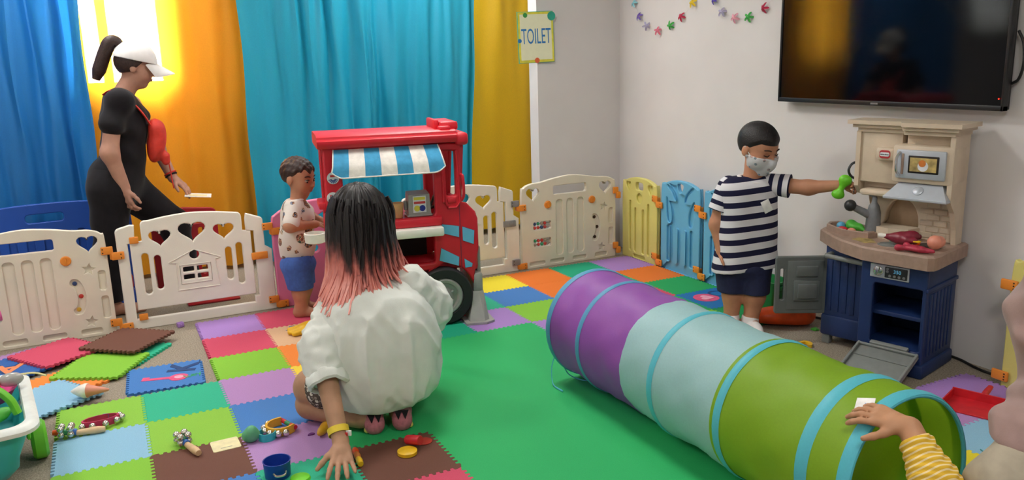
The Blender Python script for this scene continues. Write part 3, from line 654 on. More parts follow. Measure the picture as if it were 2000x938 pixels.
for pts in ([(1.30, -1.74, .13), (1.285, -1.74, .08), (1.275, -1.76, .03), (1.265, -1.80, .018), (1.27, -1.86, .0175)], [(1.345, -1.74, .075), (1.36, -1.76, .04), (1.40, -1.79, .018), (1.44, -1.83, .0175)], [(1.735, -3.37, .30), (1.76, -3.40, .27), (1.775, -3.40, .2), (1.765, -3.38, .12), (1.75, -3.40, .05), (1.74, -3.42, .02)], [(1.70, -3.325, .22), (1.67, -3.34, .16), (1.63, -3.33, .11)]):
    MB().tube(spline(pts, 6), .004, 6, flat=.4).build('tie_string', 'tun_band', tn, world=True)

# ================================================================ TOY FOOD TRUCK
M('truck_red', '#cf1f31', rough=.42, var=.03, vs=10, bump=.06, bs=200); M('truck_grey', '#9a9a97', rough=.5, var=.02, bump=.1, bs=200); M('truck_white', '#e9e7df', rough=.4, var=.02); M('tyre_black', '#1a1a1d', rough=.6); M('decal_blue', '#69b6de', rough=.35, var=.02); M('decal_line', '#8c2440', rough=.4); M('opening_shade', '#101312', rough=.8); M('cloth_white', '#e9e4dd', rough=.8, bump=.2); M('cloth_blue', '#3f9ac8', rough=.8, bump=.2); M('sticker_white', '#dfe3ea', rough=.4); M('sticker_navy', '#3a5c9e', rough=.4, var=0); M('ink_red', '#c43d3f', rough=.5, var=0); M('ink_yellow', '#d8cf4a', rough=.5, var=0); M('ink_darkblue', '#22349a', rough=.5, var=0); M('cup_tan', '#d8a878', rough=.5); M('food_green', '#5d8f3c', rough=.6); M('food_orange', '#c9742f', rough=.6)
tk_ = thing('toy_food_truck', 'red plastic toy food truck with a striped awning', 'toy truck', (1.19, -.735, TH + .0006), R(-10))
tq = tk_
DEP = .34
# side wall facing the camera (with serving window), far side wall, floor, roof
side = [(-.575, .30), (-.06, .30), (-.03, .335)] + arc(-.003, .157, .178, 100, 12, 9) + [(.178, .26), (.205, .40), (.205, .56), (.19, .60), (.15, .645), (.118, .655), (.128, .965), (-.575, .985)]
win = rrect(-.485, -.02, .59, .915, .03)
low = rrect(-.535, -.032, .34, .49, .02)
doorw = rrect(.042, .094, .69, .925, .012)
MB().plate([side, win, low, doorw], .05, .010).build('side_wall', 'truck_red', tq)
MB().at((0, DEP - .05, 0)).plate([side, win, doorw], .05, .010).build('side_wall', 'truck_red', tq)
m = MB(); m.box(-.57, .19, .03, DEP - .03, .29, .33, .01); m.box(-.57, -.05, .03, DEP - .03, .555, .588, .008); m.box(-.577, -.545, .01, DEP - .01, .30, .60, .01); m.build('body_floor', 'truck_red', tq)
m = MB(); m.box(.15, .205, .02, DEP - .02, .27, .60, .02); m.box(.1, .13, .03, DEP - .03, .60, .66, .008); m.at((.105, 0, .655), (0, R(4), 0)); m.box(0, .02, .02, .05, 0, .3, .004); m.box(0, .02, DEP - .05, DEP - .02, 0, .3, .004); m.build('hood', 'truck_red', tq)
# roof: rounded moulding with a raised rib
prof = [(-.03, 0), (-.042, .018), (-.04, .036), (-.022, .045), (-.02, .055), (-.005, .062), (DEP / 2, .066)]
prof = prof + [(DEP - y, z) for y, z in prof[::-1][1:]]
m = MB(); vs = [(x, y, .975 + z) for x in (-.60, .10) for y, z in prof]; n = len(prof)
m.add(vs, [(i, i + 1, n + i + 1, n + i) for i in range(n - 1)] + [tuple(range(n)), tuple(range(n, 2 * n))[::-1], (0, n, 2 * n - 1, n - 1)])
m.box(.095, .165, -.032, DEP + .032, .955, 1.02, .02, 3); m.at((.02, 0, 0)); m.box(.0, .06, .0, DEP, 1.03, 1.055, .01); m.build('roof', 'truck_red', tq)
m = MB(); m.box(.03, .125, .03, DEP - .03, 1.03, 1.075, .012); m.box(.005, .03, .06, DEP - .06, 1.035, 1.085, .008); m.build('roof_light_bar', 'truck_red', tq)
# cab door relief, handle, seam
m = MB(); m.tube([(.025, -.004, .66), (.025, -.004, .935), (.10, -.004, .93), (.112, -.004, .66), (.09, -.004, .63), (.045, -.004, .63)], .007, 8, True); m.box(.045, .09, -.006, .004, .652, .682, .006); m.build('door_frame', 'truck_red', tq)
m = MB(); m.tube(spline([(.118, -.006, .80), (.126, -.022, .79), (.128, -.024, .70), (.12, -.006, .665)], 5), .008, 8); m.build('grab_handle', 'truck_red', tq)
m = MB(); m.tube([(.106, -.0015, .28), (.106, -.0015, .655)], .003, 6); m.build('panel_seam', 'decal_line', tq)
# decals: light blue panes with a dark outline
for poly in ([(.008, .545), (.1, .527), (.098, .468), (.008, .497)], [(.118, .523), (.182, .497), (.176, .424), (.118, .448)], [(0, .416), (.094, .36), (.090, .312), (-.012, .35)], [(.122, .348), (.166, .318), (.162, .30), (.125, .298)]):
    cx = sum(p[0] for p in poly) / 4; cz = sum(p[1] for p in poly) / 4
    d = MB().at((0, -.0018, 0)).plate([[(cx + (x - cx) * 1.05, cz + (z - cz) * 1.08) for x, z in poly]], .003, .0005, 1).build('decal', 'decal_line', tq)
    MB().at((0, -.0026, 0)).plate([poly], .002, .0003, 1).build('decal_pane', 'decal_blue', d)
# wheel arch liner, wheels, grey chassis
def wheel(x, y, label=None, s=1):
    w = MB(); w.at((x, y, .157), (R(90), 0, 0)); w.lathe([(.09, -.04), (.14, -.04), (.155, -.03), (.157, 0), (.155, .026), (.147, .034), (.105, .036), (.1, .028)], 48, False); o = w.build('tyre', 'tyre_black', tq)
    g = MB(); g.at((x, y, .157), (R(90), 0, 0)); g.lathe([(.102, .0), (.1, .03), (.092, .036), (.078, .034), (.07, .02), (.052, .018), (.045, .024), (.034, .026), (.03, .044), (.02, .052), (0, .055)], 40, False); rim = g.build('wheel_rim', 'truck_grey', o)
    for k in range(6):
        b = MB(); b.at((x + .052 * math.cos(k * PI / 3 + .5), y - .02, .157 + .052 * math.sin(k * PI / 3 + .5)), (R(90), 0, 0)); b.lathe([(.007, 0), (.007, .008), (.003, .011)], 10); b.build('wheel_nut', 'truck_grey', rim)
wheel(0, -.002)
wheel(-.44, -.002)
m = MB(); m.box(.165, .222, .0, DEP, .15, .262, .015); m.at((0, 0, 0)); m.box(.2, .222, .04, DEP - .04, .25, .40, .008); m.build('bumper', 'truck_grey', tq)
m = MB(); m.add([(x, y, z) for z, k in ((0, 1), (.012, 1)) for x, y in ((.10, -.085), (.21, -.10), (.26, -.07), (.26, .06), (.10, .06))], [(0, 1, 2, 3, 4)[::-1], (5, 6, 7, 8, 9)] + [(i, (i + 1) % 5, 5 + (i + 1) % 5, 5 + i) for i in range(5)])
a_ = [(.125, -.06), (.205, -.075), (.235, -.05), (.235, .05), (.125, .05)]; b_ = [(.165, .0), (.195, -.005), (.222, .005), (.222, .05), (.165, .05)]
m.add([(x, y, .012) for x, y in a_] + [(x, y, .16) for x, y in b_], [(i, (i + 1) % 5, 5 + (i + 1) % 5, 5 + i) for i in range(5)] + [(5, 6, 7, 8, 9), (0, 1, 2, 3, 4)[::-1]])
m.build('front_foot', 'truck_grey', tq, smooth=False)
m = MB(); m.box(-.36, .14, .05, DEP - .03, .0, .06, .01); m.box(-.3, .1, .08, DEP - .08, .05, .3, .01); m.build('chassis', 'truck_red', tq)
m = MB(); m.box(-.545, -.03, .26, .27, .31, .52); m.build('opening_shade_panel', 'opening_shade', tq, smooth=False)  # dark sheet stands in for the shade in the opening under the counter
# white fold-down shelf and red counter lip
MB().box(-.56, .006, -.075, .02, .497, .543, .008).build('serving_shelf', 'truck_white', tq)
MB().box(-.57, .01, -.03, .05, .543, .592, .012).build('counter', 'truck_red', tq)
# awning: striped cloth with scalloped drop
aw = bpy.data.objects.new('awning', None); 
npan = 7; xa, xb = -.522, .004
def awp(s, t):
    x = xa + (xb - xa) * s
    if t < .65: q = t / .65; return (x + (.017 if s > .5 else -.0) * q * 0, -.006 - .075 * q, .965 - .075 * q + .004 * math.sin(q * PI))
    q = (t - .65) / .35; return (x, -.081 - .006 * q, .89 - .058 * q)
awf = MB(); 
for k in range(npan):
    pm_ = MB(); s0, s1 = k / npan, (k + 1) / npan; g = 10; vs = []
    for i in range(g + 1):
        t = i / g
        for j in range(6):
            s = s0 + (s1 - s0) * j / 5; px, py, pz = awp(s, t)
            e = min(s, 1 - s); px += (s - .5) * .04 * t * 1.0
            if t > .65: pz += .03 * max(0, 1 - e / .1) ** 2 * (t - .65) / .35
            pz += .004 * math.cos((s * npan) * 2 * PI) * (t > .9); vs.append((px, py, pz))
    fs = [(i * 6 + j, i * 6 + j + 1, (i + 1) * 6 + j + 1, (i + 1) * 6 + j) for i in range(g) for j in range(5)]
    pm_.add(vs, fs); pm_.add([(x, y + .003, z) for x, y, z in vs], [f[::-1] for f in fs])
    pm_.build('awning_stripe', 'cloth_blue' if k % 2 == 0 else 'cloth_white', tq)
m = MB(); pts = []
for i in range(11):
    px, py, pz = awp(0, 1 - i / 10); t = 1 - i / 10; pts.append((px - .02 * t, py, pz + (.03 * max(0, (t - .65) / .35))))
bot = [(xa + (xb - xa) * s + (s - .5) * .04, -.087, .832 + .03 * max(0, 1 - min(s, 1 - s) / .1) ** 2) for s in [i / 40 for i in range(1, 40)]]
pr2 = [(xa + xb - x, y, z) for x, y, z in pts[::-1]]
m.tube(pts[::-1] + bot + pr2[::-1] if False else pts[::-1][:] + bot + [(xb - (p[0] - xa), p[1], p[2]) for p in pts], .0035, 6); m.build('awning_piping', 'truck_white', tq)
bpy.data.objects.remove(aw)
# round stickers on the rear pillar
for sx, sz in ((-.532, .825), (-.54, .725)):
    s_ = MB(); s_.at((sx, -.001, sz), (R(90), 0, 0)); s_.lathe([(.03, 0), (.03, .002)], 28); s_ = s_.build('sticker', 'sticker_white', tq, smooth=False)
    p_ = MB()
    for k in range(7):
        a = R(200 + k * 23); p_.at((sx + .016 * math.cos(a), -.0035, sz - .002 + .016 * math.sin(a)), (0, -a, 0)); p_.box(-.008, .008, -.0006, .0006, -.0022, .0022)
    p_.build('sticker_print', 'sticker_navy', s_, smooth=False)
    p_ = MB(); p_.at((sx - .002, -.0035, sz + .010)); p_.box(-.012, .012, -.0006, .0006, -.004, .006, .0004); p_.build('sticker_print', 'ink_red', s_, smooth=False)
MB().box(-.61, -.56, .02, .2, .665, .70, .008).build('rear_ledge', 'truck_red', tq)
# steering wheel
MB().at((.02, .17, .66), (0, R(-60), 0)).tube([(.06 * math.cos(t * PI / 12), .06 * math.sin(t * PI / 12), 0) for t in range(24)], .008, 8, True).build('steering_wheel', 'tyre_black', tq)
# rear burner tray with food
MB().at((-.64, .02, .50)).lathe([(.04, 0), (.052, .005), (.055, .05), (.048, .052), (.045, .012), (0, .012)], 28, False).build('round_tray', 'truck_white', tq)
MB().box(-.60, -.56, -.02, .06, .505, .535, .006).build('tray_arm', 'truck_white', tq)
# things on the truck counter
def truck_pt(x, y, z): 
    c, s = math.cos(R(-10)), math.sin(R(-10)); return (1.19 + c * x - s * y, -.735 + s * x + c * y, TH + z)
cr = thing('toy_cash_register', 'grey toy cash register on the truck counter', 'toy register', truck_pt(-.102, .055, .594), R(-10))
m = MB(); m.add([(-.06, -.045, 0), (.06, -.045, 0), (.06, .06, 0), (-.06, .06, 0), (-.055, -.04, .115), (.055, -.04, .115), (.055, .05, .125), (-.055, .05, .125)], [(3, 2, 1, 0), (4, 5, 6, 7), (0, 1, 5, 4), (1, 2, 6, 5), (2, 3, 7, 6), (3, 0, 4, 7)]); m.box(-.066, .066, -.05, .064, 0, .012, .004); m.box(-.075, -.058, -.01, .02, .03, .08, .006); m.build('body', 'truck_grey', cr, smooth=False)
m = MB(); m.box(-.034, .034, -.0485, -.044, .022, .108); m.build('label_plate', 'sticker_white', cr, smooth=False)
for bx, b0, b1, bz0, bz1, mm in ((0, -.03, .03, .088, .103, 'ink_yellow'), (0, -.03, .03, .068, .08, 'ink_red')): m = MB(); m.box(b0, b1, -.0495, -.0485, bz0, bz1); m.build('label_bar', mm, cr, smooth=False)
for bx, mm in ((-.014, 'ink_yellow'), (.014, 'ink_darkblue')): m = MB(); m.at((bx, -.0485, .044), (R(90), 0, 0)); m.lathe([(.016, 0), (.016, .0012)], 20); m.build('label_dot', mm, cr, smooth=False)
MB().lathe([(.024, 0), (.026, .003), (.033, .075), (.035, .078), (.031, .078), (.024, .005), (0, .005)], 24, False).build('toy_cup', 'cup_tan', label='tan toy cup next to the toy cash register', cat='toy cup', loc=truck_pt(-.215, .03, .594))
m = MB().ell((0, 0, 0), (.028, .028, .01), 14, 8); fo = m.build('toy_food', 'food_green', label='green and brown toy food in the round white tray', cat='toy food', loc=truck_pt(-.64, .02, .5225)); MB().ell((.005, .0, .014), (.02, .018, .008), 12, 8).build('topping', 'food_orange', fo)

# ================================================================ TOY KITCHEN
M('kit_navy', '#1b3263', rough=.45, var=.04, vs=12, bump=.15, bs=180); M('kit_sand', '#d3c2ac', rough=.5, var=.03, vs=14, bump=.15, bs=220); M('kit_sand_dk', '#b89e80', rough=.55, var=.05, vs=20); M('kit_brown', '#a3897a', rough=.5, var=.05, vs=40, bump=.15, bs=220); M('kit_grey', '#7f8381', rough=.45, var=.03, bump=.1, bs=200); M('kit_silver', '#b9c0ca', rough=.35, var=.02, metal=.25); M('kit_chrome', '#c9ccd0', rough=.2, metal=.9, var=0); M('kit_tap', '#77797d', rough=.4); M('kit_dark', '#2b2d31', rough=.4); M('kit_screen', '#1a120f', rough=.3); M('kit_dispglow', '#5fa8c9', var=0, emit=.5); M('kit_tan', '#b59f63', rough=.5, var=.25, vs=26); M('kit_red', '#b8323a', rough=.4)
kx = math.radians(15)
KO = (2.675, -2.49, 0.0); KR = -(PI / 2 - kx) 
# local x = to the right along the front, local y = back towards the wall
kt = thing('toy_kitchen', 'navy and sand coloured toy kitchen with microwave and open oven', 'toy kitchen', KO, KR)
def kitchen_pt(x, y, z): 
    c, s = math.cos(KR), math.sin(KR); return (KO[0] + c * x - s * y, KO[1] + s * x + c * y, z)
D_ = .32
# oven cabinet (right): front frame with opening, sides, shelf, inside
m = MB(); m.plate([rrect(-.285, .0, .02, .50, .012), rrect(-.228, -.012, .115, .392, .015)], .022, .006)
m.box(-.022, .0, .01, D_, .02, .50, .006); m.box(-.285, -.262, .01, D_, .02, .50, .006); m.box(-.28, -.01, D_ - .015, D_, .03, .5); m.box(-.28, -.01, .015, D_, .09, .113, .003); m.box(-.28, -.01, .01, D_, .39, .5)
m.box(-.292, .012, -.012, D_ - .0, .0, .062, .012); m.box(-.002, .008, -.006, D_, .385, .402, .004)
for yy in np.linspace(.05, .27, 7): m.box(-.001, .004, yy - .012, yy + .012, .09, .37, .002)
m.build('oven_cabinet', 'kit_navy', kt)
m = MB(); m.box(-.262, -.022, .03, D_ - .01, .242, .262, .004); m.build('oven_shelf', 'kit_navy', kt)
pnl = MB(); pnl.box(-.243, -.075, -.006, .002, .418, .478, .003); pnl = pnl.build('control_panel', 'kit_silver', kt)
m = MB(); m.at((-.205, -.006, .449), (R(90), 0, 0)); m.lathe([(.021, 0), (.021, .006), (.017, .009), (0, .009)], 24, False); m.at((-.205, 0, .449), (0, R(25), 0)); m.box(-.0045, .0045, -.026, -.01, -.018, .018, .002); m.build('knob', 'kit_chrome', pnl)
d = MB(); d.box(-.178, -.082, -.009, -.004, .424, .472, .003); d = d.build('display', 'kit_dark', pnl)
m = MB(); m.at((-.124, -.0095, .454)); m.text('350', .022, .0008); m.build('digits', 'kit_dispglow', d, smooth=False)
for k in range(4): m = MB(); m.at((-.155 + k * .02, -.009, .434), (R(90), 0, 0)); m.lathe([(.006, 0), (.006, .0015)], 12); m.build('button', 'kit_tap', d)
for k in (0, 1): m = MB(); m.at((-.166, -.009, .452 + k * .012), (R(90), 0, 0)); m.lathe([(.006, 0), (.006, .0015)], 12); m.build('button', 'kit_tap', d)
# left cabinet, set back, with curved facet and bar handle
m = MB(); m.box(-.53, -.28, .145, D_, .045, .50, .012); m.box(-.535, -.28, .138, D_, .045, .15, .012)
for xx in np.linspace(-.50, -.31, 6): m.box(xx - .012, xx + .012, .141, .148, .17, .42, .003)
m.build('left_cabinet', 'kit_navy', kt)
for lx, ly in ((-.51, .17), (-.32, .17), (-.51, .29)): m = MB(); m.box(lx - .02, lx + .02, ly - .02, ly + .02, 0, .05, .006); m.build('leg', 'kit_grey', kt)
m = MB(); m.tube([(-.485, .12, .455), (-.485, .075, .455)], .014, 10); m.tube([(-.49, .075, .455), (-.285, .05, .452)], .0115, 12); m.tube([(-.285, .05, .452), (-.285, .1, .452)], .012, 10); m.build('bar_handle', 'kit_grey', kt)
# cupboard door swung open
dk = bpy.data.objects.new('cupboard_door', None)
hx, hy = -.53, .165
dr = MB(); wang = R(150) - KR
# door frame: local x along the door from its hinge
Xf = Matrix.Translation(Vector((hx, hy, 0))) @ Matrix.Rotation(wang, 4, 'Z')
def xf(mb): mb.x = Xf; return mb
m = xf(MB()); 
pl_ = MB().plate([rrect(0, .245, .15, .435, .012), rrect(.205, .222, .22, .375, .006)], .022, .005)
m.add(pl_.v, pl_.f)
M('kit_grey_dk', '#656b6a', rough=.45, var=.03, bump=.1, bs=200); door = m.build('cupboard_door', 'kit_grey_dk', kt)
for sgn in (0,):
    for (a, b, c, d2, t0, t1) in ((.02, .19, .17, .415, .020, .028), (.04, .16, .22, .32, .026, .044), (.055, .145, .235, .305, .042, .058), (.05, .15, .34, .39, .026, .042)):
        q = xf(MB()); q.box(a, b, t0, t1, c, d2, .004); q.build('door_relief', 'kit_grey_dk', door)
# oven door folded down
od = MB(); ang = R(-80)
od.x = Matrix.Translation(Vector((0, -.012, .105))) @ Matrix.Rotation(R(-68), 4, 'X')
od.box(-.27, -.005, -.0, .012, -.245, 0, .005); od.box(-.27, -.258, -.014, .0, -.245, 0, .004); od.box(-.017, -.005, -.014, 0, -.245, 0, .004); od.box(-.27, -.005, -.014, 0, -.245, -.233, .004); od.box(-.27, -.005, -.012, 0, -.012, 0, .004); od.box(-.22, -.055, -.018, .0, .0, .022, .004); od.box(-.255, -.02, -.004, 0, -.08, -.074)
od = od.build('oven_door', 'kit_grey', kt)
# counter
cp = [(-.60, .25), (-.59, .20), (-.47, .085), (-.40, .03), (-.27, -.038), (-.2, -.045), (.012, -.05), (.032, -.03), (.036, .0), (.03, .33), (-.575, .33)]
m = MB(); n = len(cp)
ins = [((x + .28) * .965 - .28, (y - .14) * .95 + .14) for x, y in cp]
m.add([(x, y, .492) for x, y in cp] + [(x, y, .545) for x, y in cp] + [(x, y, .553) for x, y in ins], [tuple(range(n))[::-1], tuple(range(2 * n, 3 * n))] + [(i, (i + 1) % n, n + (i + 1) % n, n + i) for i in range(n)] + [(n + i, n + (i + 1) % n, 2 * n + (i + 1) % n, 2 * n + i) for i in range(n)])
ct = m.build('counter', 'kit_brown', kt, smooth=False)
# sink basin with raised rim
sk = [(-.575, .25), (-.56, .20), (-.44, .115), (-.32, .12), (-.31, .16), (-.345, .28), (-.55, .29)]
def ring3(poly, kk): cx = sum(p[0] for p in poly) / len(poly); cy = sum(p[1] for p in poly) / len(poly); return [(cx + (x - cx) * kk, cy + (y - cy) * kk) for x, y in poly]
m = MB(); n = len(sk); lay = [(sk, .55), (sk, .578), (ring3(sk, .95), .582), (ring3(sk, .85), .580), (ring3(sk, .78), .558)]
m.add([(x, y, z) for poly, z in lay for x, y in poly], [(q * n + i, q * n + (i + 1) % n, (q + 1) * n + (i + 1) % n, (q + 1) * n + i) for q in range(len(lay) - 1) for i in range(n)] + [tuple(range((len(lay) - 1) * n, len(lay) * n))])
m.build('sink', 'kit_brown', kt, smooth=False)
m = MB(); m.at((-.335, .195, .552)); m.lathe([(.04, 0), (.04, .02), (.03, .03)], 20); m.build('tap_base', 'kit_brown', kt)
m = MB(); m.at((-.335, .195, .575)); m.lathe([(.034, 0), (.032, .05), (.03, .09), (.022, .12), (.012, .135), (.011, .16)], 20); m.at(); m.tube([(-.335, .195, .64), (-.37, .165, .665), (-.40, .14, .685)], [.02, .018, .016], 14); m.tube([(-.33, .195, .735), (-.36, .19, .745)], [.008, .006], 8)
tap = m.build('tap', 'kit_tap', kt)
MB().ell((-.415, .128, .695), (.027, .027, .027), 16, 10).build('tap_nozzle', 'kit_dark', tap)
# hob ring, stove marks and cutting board print on the counter
m = MB(); m.box(-.25, -.01, .005, .19, .5525, .5545, .001); m.build('stove_plate', 'kit_brown', kt)
m = MB(); m.at((-.2, .06, .5545)); m.lathe([(.045, 0), (.045, .003), (.038, .004), (.036, .002), (.02, .002), (.018, .004), (0, .004)], 28, False); m.build('hob', 'kit_grey', kt)
m = MB(); m.at((-.07, .15, .5545)); m.lathe([(.04, 0), (.04, .002), (.034, .003), (.032, .001), (0, .001)], 24, False); m.build('hob', 'kit_dark', kt)
m = MB(); m.prism([(-.37, .07), (-.29, .03), (-.26, .07), (-.30, .12), (-.36, .125)], .5525, .5545); m.build('cutting_board', 'kit_tan', kt, smooth=False)
# back wall with an arched niche and bricks
BY = .255
arch = [(-.325, .60)] + arc(-.235, .62, .075, 180, 0, 10, .11)[::1] + [(-.16, .60)]
bk = [(-.40, .553), (.0, .553), (.0, 1.03), (-.42, 1.03), (-.435, .9), (-.43, .745), (-.375, .735), (-.355, .69), (-.36, .62)]
MB().at((0, BY, 0)).plate([bk, arch], .045, .006).build('back_wall', 'kit_sand', kt)
MB().at((0, BY + .045, 0)).plate([[(-.38, .553), (0, .553), (0, 1.03), (-.42, 1.03), (-.42, .76)]], .02, .002).build('back_board', 'kit_sand_dk', kt)
m = MB(); m.prism([(-.335, .18), (-.25, .16), (-.17, .18), (-.15, BY + .01), (-.335, BY + .01)], .553, .605); m.build('window_ledge', 'kit_sand', kt, smooth=False)
rnd = random.Random(3)
bmh = MB().box(-.028, .028, -.004, .004, -.012, .012, .003, 1).me('brick')
for r_ in range(6):
    for c_ in range(3):
        bx = -.125 + c_ * .06 + (.028 if r_ % 2 else 0); bz = .578 + r_ * .027
        if bx > -.02: continue
        link('brick', bmh, 'kit_sand', kt, loc=(bx, BY - .001, bz))
m = MB(); m.box(-.012, .006, .10, BY + .05, .553, 1.03, .004)
vs = m.v
m = MB(); pl_ = [(.30, .553), (.30, 1.03), (.14, 1.03), (.14, .75), (.19, .70), (.225, .62), (.235, .553)]
m.add([(x, y, z) for x in (-.010, .010) for y, z in pl_], [tuple(range(7)), tuple(range(7, 14))[::-1]] + [(i, (i + 1) % 7, 7 + (i + 1) % 7, 7 + i) for i in range(7)])
m.build('right_side', 'kit_sand', kt, smooth=False)
m = MB(); m.add([(x, y, z) for x in (-.435, -.415) for y, z in [(.30, .74), (.30, 1.03), (.19, 1.03), (.19, .78), (.23, .74)]], [tuple(range(5)), tuple(range(5, 10))[::-1]] + [(i, (i + 1) % 5, 5 + (i + 1) % 5, 5 + i) for i in range(5)]); m.box(-.42, -.23, .20, BY + .03, .80, 1.03, .006); m.box(-.40, -.2, .17, BY + .03, .742, .77, .012); m.build('upper_left', 'kit_sand', kt)
# microwave housing
m = MB(); m.box(-.245, .012, .135, BY + .02, .82, .985, .014); m.box(-.21, 0, .19, BY + .02, .97, 1.03, .01); m.build('microwave_housing', 'kit_sand', kt)
mw = MB(); mw.box(-.222, -.016, .122, .138, .842, .966, .006); mw = mw.build('microwave_door', 'kit_silver', kt)
m = MB(); m.box(-.168, -.042, .119, .124, .868, .943, .003); m.build('window_frame', 'kit_screen', mw)
m = MB(); m.box(-.160, -.050, .1175, .1195, .876, .935); m.build('window_print', 'kit_tan', mw, smooth=False)
m = MB(); m.at((-.105, .1172, .9), (R(90), 0, 0)); m.lathe([(.022, 0), (.022, .0008)], 20); m.build('print_plate', 'sticker_white', mw, smooth=False)
m = MB(); m.at((-.108, .1164, .912), (R(90), 0, 0)); m.lathe([(.015, 0), (.015, .0008)], 16); m.build('print_chicken', 'food_orange', mw, smooth=False)
m = MB(); m.tube(spline([(-.205, .122, .955), (-.21, .105, .935), (-.21, .10, .905), (-.21, .105, .875), (-.205, .122, .855)], 5), .0055, 8); m.build('door_handle', 'kit_chrome', mw)
m = MB(); m.box(-.198, -.187, .119, .124, .86, .95, .003); m.build('control_strip', 'kit_brown', mw)
# logo block and logo
m = MB(); m.box(-.335, -.24, .165, .23, .905, .965, .016); m.build('logo_block', 'kit_sand', kt)
lg = MB().at((0, .162, 0)).plate([rrect(-.314, -.266, .917, .953, .012)], .004, .001).build('logo', 'kit_red', kt)
MB().at((0, .1605, 0)).plate([rrect(-.311, -.269, .926, .944, .007)], .003, .0006).build('logo_plate', 'sticker_white', lg)
m = MB(); m.at((-.29, .1598, .935)); m.text('little tikes', .0095, .0006); m.build('lettering', 'tyre_black', lg, smooth=False)
# range hood with dial
m = MB(); m.add([(-.215, .15, .818), (-.03, .15, .818), (-.03, .26, .818), (-.215, .26, .818), (-.255, .10, .762), (.006, .10, .762), (.006, .26, .762), (-.255, .26, .762)], [(0, 1, 2, 3), (4, 5, 1, 0), (5, 6, 2, 1), (7, 4, 0, 3), (6, 7, 3, 2), (7, 6, 5, 4)]); m.box(-.258, .009, .096, .26, .75, .764, .004); hd = m.build('range_hood', 'kit_silver', kt, smooth=False)
m = MB(); m.at((-.12, .128, .79), (R(48), 0, 0)); m.lathe([(.022, 0), (.022, .006), (.016, .01), (0, .01)], 20, False); m.build('dial', 'kit_silver', hd)
# cornice
for q, (o_, z0, z1) in enumerate(((.0, 1.028, 1.05), (.018, 1.048, 1.066), (.035, 1.064, 1.082))):
    m = MB(); m.prism([(-.43 - o_, .31), (-.43 - o_, .19 - o_), (-.225, .19 - o_), (-.2, .135 - o_), (.008 + o_, .135 - o_), (.012 + o_, .31)], z0, z1); m.build('cornice', 'kit_sand', kt, smooth=False)
# telephone hook on the left side
m = MB(); m.tube(spline([(-.436, .24, .885), (-.46, .215, .875), (-.468, .20, .845), (-.46, .215, .815), (-.436, .24, .80)], 6), .006, 8); m.build('side_handle', 'kit_dark', kt)
m = MB(); m.tube([(-.437, .20, .74), (-.437, .20, 1.03)], .002, 6); m.build('door_seam', 'kit_dark', kt)

# ---- toys on the counter and in the sink
M('toy_green', '#4fb33a', rough=.45); M('toy_sky', '#5fb0d8', rough=.45); M('toy_peach', '#e0917a', rough=.4, var=.03); M('toy_maroon', '#7d1f33', rough=.35, var=.12, vs=40); M('toy_crimson', '#b03048', rough=.45, var=.15, vs=60, bump=.6, bs=90); M('toy_white', '#eeeae2', rough=.4); M('toy_mint', '#8fd8bf', rough=.45); M('toy_lime', '#6fd02a', rough=.4); M('toy_orange', '#f0561c', rough=.4); M('toy_teal', '#2fb0b8', rough=.4); M('toy_pink', '#d8408a', rough=.35); M('wood', '#d6b48a', rough=.5, var=.08, vs=25); M('bell_metal', '#d8d4cc', rough=.18, metal=.95, var=0)
def put(name, mb, mat, loc, label, cat, rot=(0, 0, 0), group=None): return mb.build(name, mat, None, label=label, cat=cat, group=group, loc=loc, rot=rot)
eg = sdf_mesh('egg', [('c', (-.012, 0, 0), (.012, 0, 0), .031, .026)], .003, .01); link('toy_egg', eg, 'toy_peach', label='peach coloured toy egg at the right of the kitchen counter', cat='toy egg', loc=kitchen_pt(-.015, .10, .5865))
me = sdf_mesh('chicken', [('e', (0, 0, .03), (.05, .036, .03)), ('c', (-.04, 0, .03), (-.075, -.005, .034), .018, .010), ('c', (.02, -.03, .03), (.055, -.035, .03), .016, .012), ('c', (.02, .03, .03), (.055, .035, .036), .016, .012), ('e', (.035, 0, .045), (.03, .03, .022))], .003, .012)
ch = link('toy_roast_chicken', me, 'toy_maroon', label='shiny maroon toy roast on the kitchen counter', cat='toy food', loc=kitchen_pt(-.145, .075, .5585), rot=(0, 0, KR + R(12))); MB().at((-.088, -.006, .035), (0, R(90), 0)).lathe([(.009, -.012), (.011, 0), (.009, .02)], 12).build('bone', 'toy_white', ch)
me = sdf_mesh('lobster', [('e', (0, 0, .014), (.045, .026, .014)), ('c', (.03, .0, .012), (.07, .012, .01), .013, .008), ('c', (-.03, .015, .012), (-.06, .035, .012), .01, .014), ('c', (-.03, -.015, .012), (-.06, -.03, .012), .01, .014)], .003, .01)
link('toy_steak', me, 'toy_crimson', label='crimson lumpy toy food in front of the toy egg', cat='toy food', loc=kitchen_pt(-.06, -.004, .5572), rot=(0, 0, KR + R(-8)))
m = MB(); m.box(-.035, .035, -.02, .02, 0, .02, .006); put('toy_bread', m, 'toy_mint', kitchen_pt(-.19, .132, .5575), 'mint green toy block behind the maroon roast', 'toy block', (0, 0, KR + .3))
m = MB(); m.box(-.014, .014, -.009, .009, 0, .006, .002); put('toy_cheese', m, 'toy_yellow', kitchen_pt(-.075, .045, .586), 'tiny yellow toy cheese piece lying on the crimson toy food', 'toy food', (R(8), 0, KR))
m = MB(); m.ell((0, 0, .014), (.016, .016, .014), 12, 8); put('toy_tomato', m, 'toy_orange', kitchen_pt(-.1, .105, .556), 'small orange toy tomato between the maroon roast and toy egg', 'toy food')
me = sdf_mesh('broc', [('e', (0, 0, .022), (.04, .026, .02)), ('e', (-.02, .01, .034), (.022, .02, .016)), ('c', (.03, 0, .02), (.055, -.01, .012), .014, .008)], .003, .012)
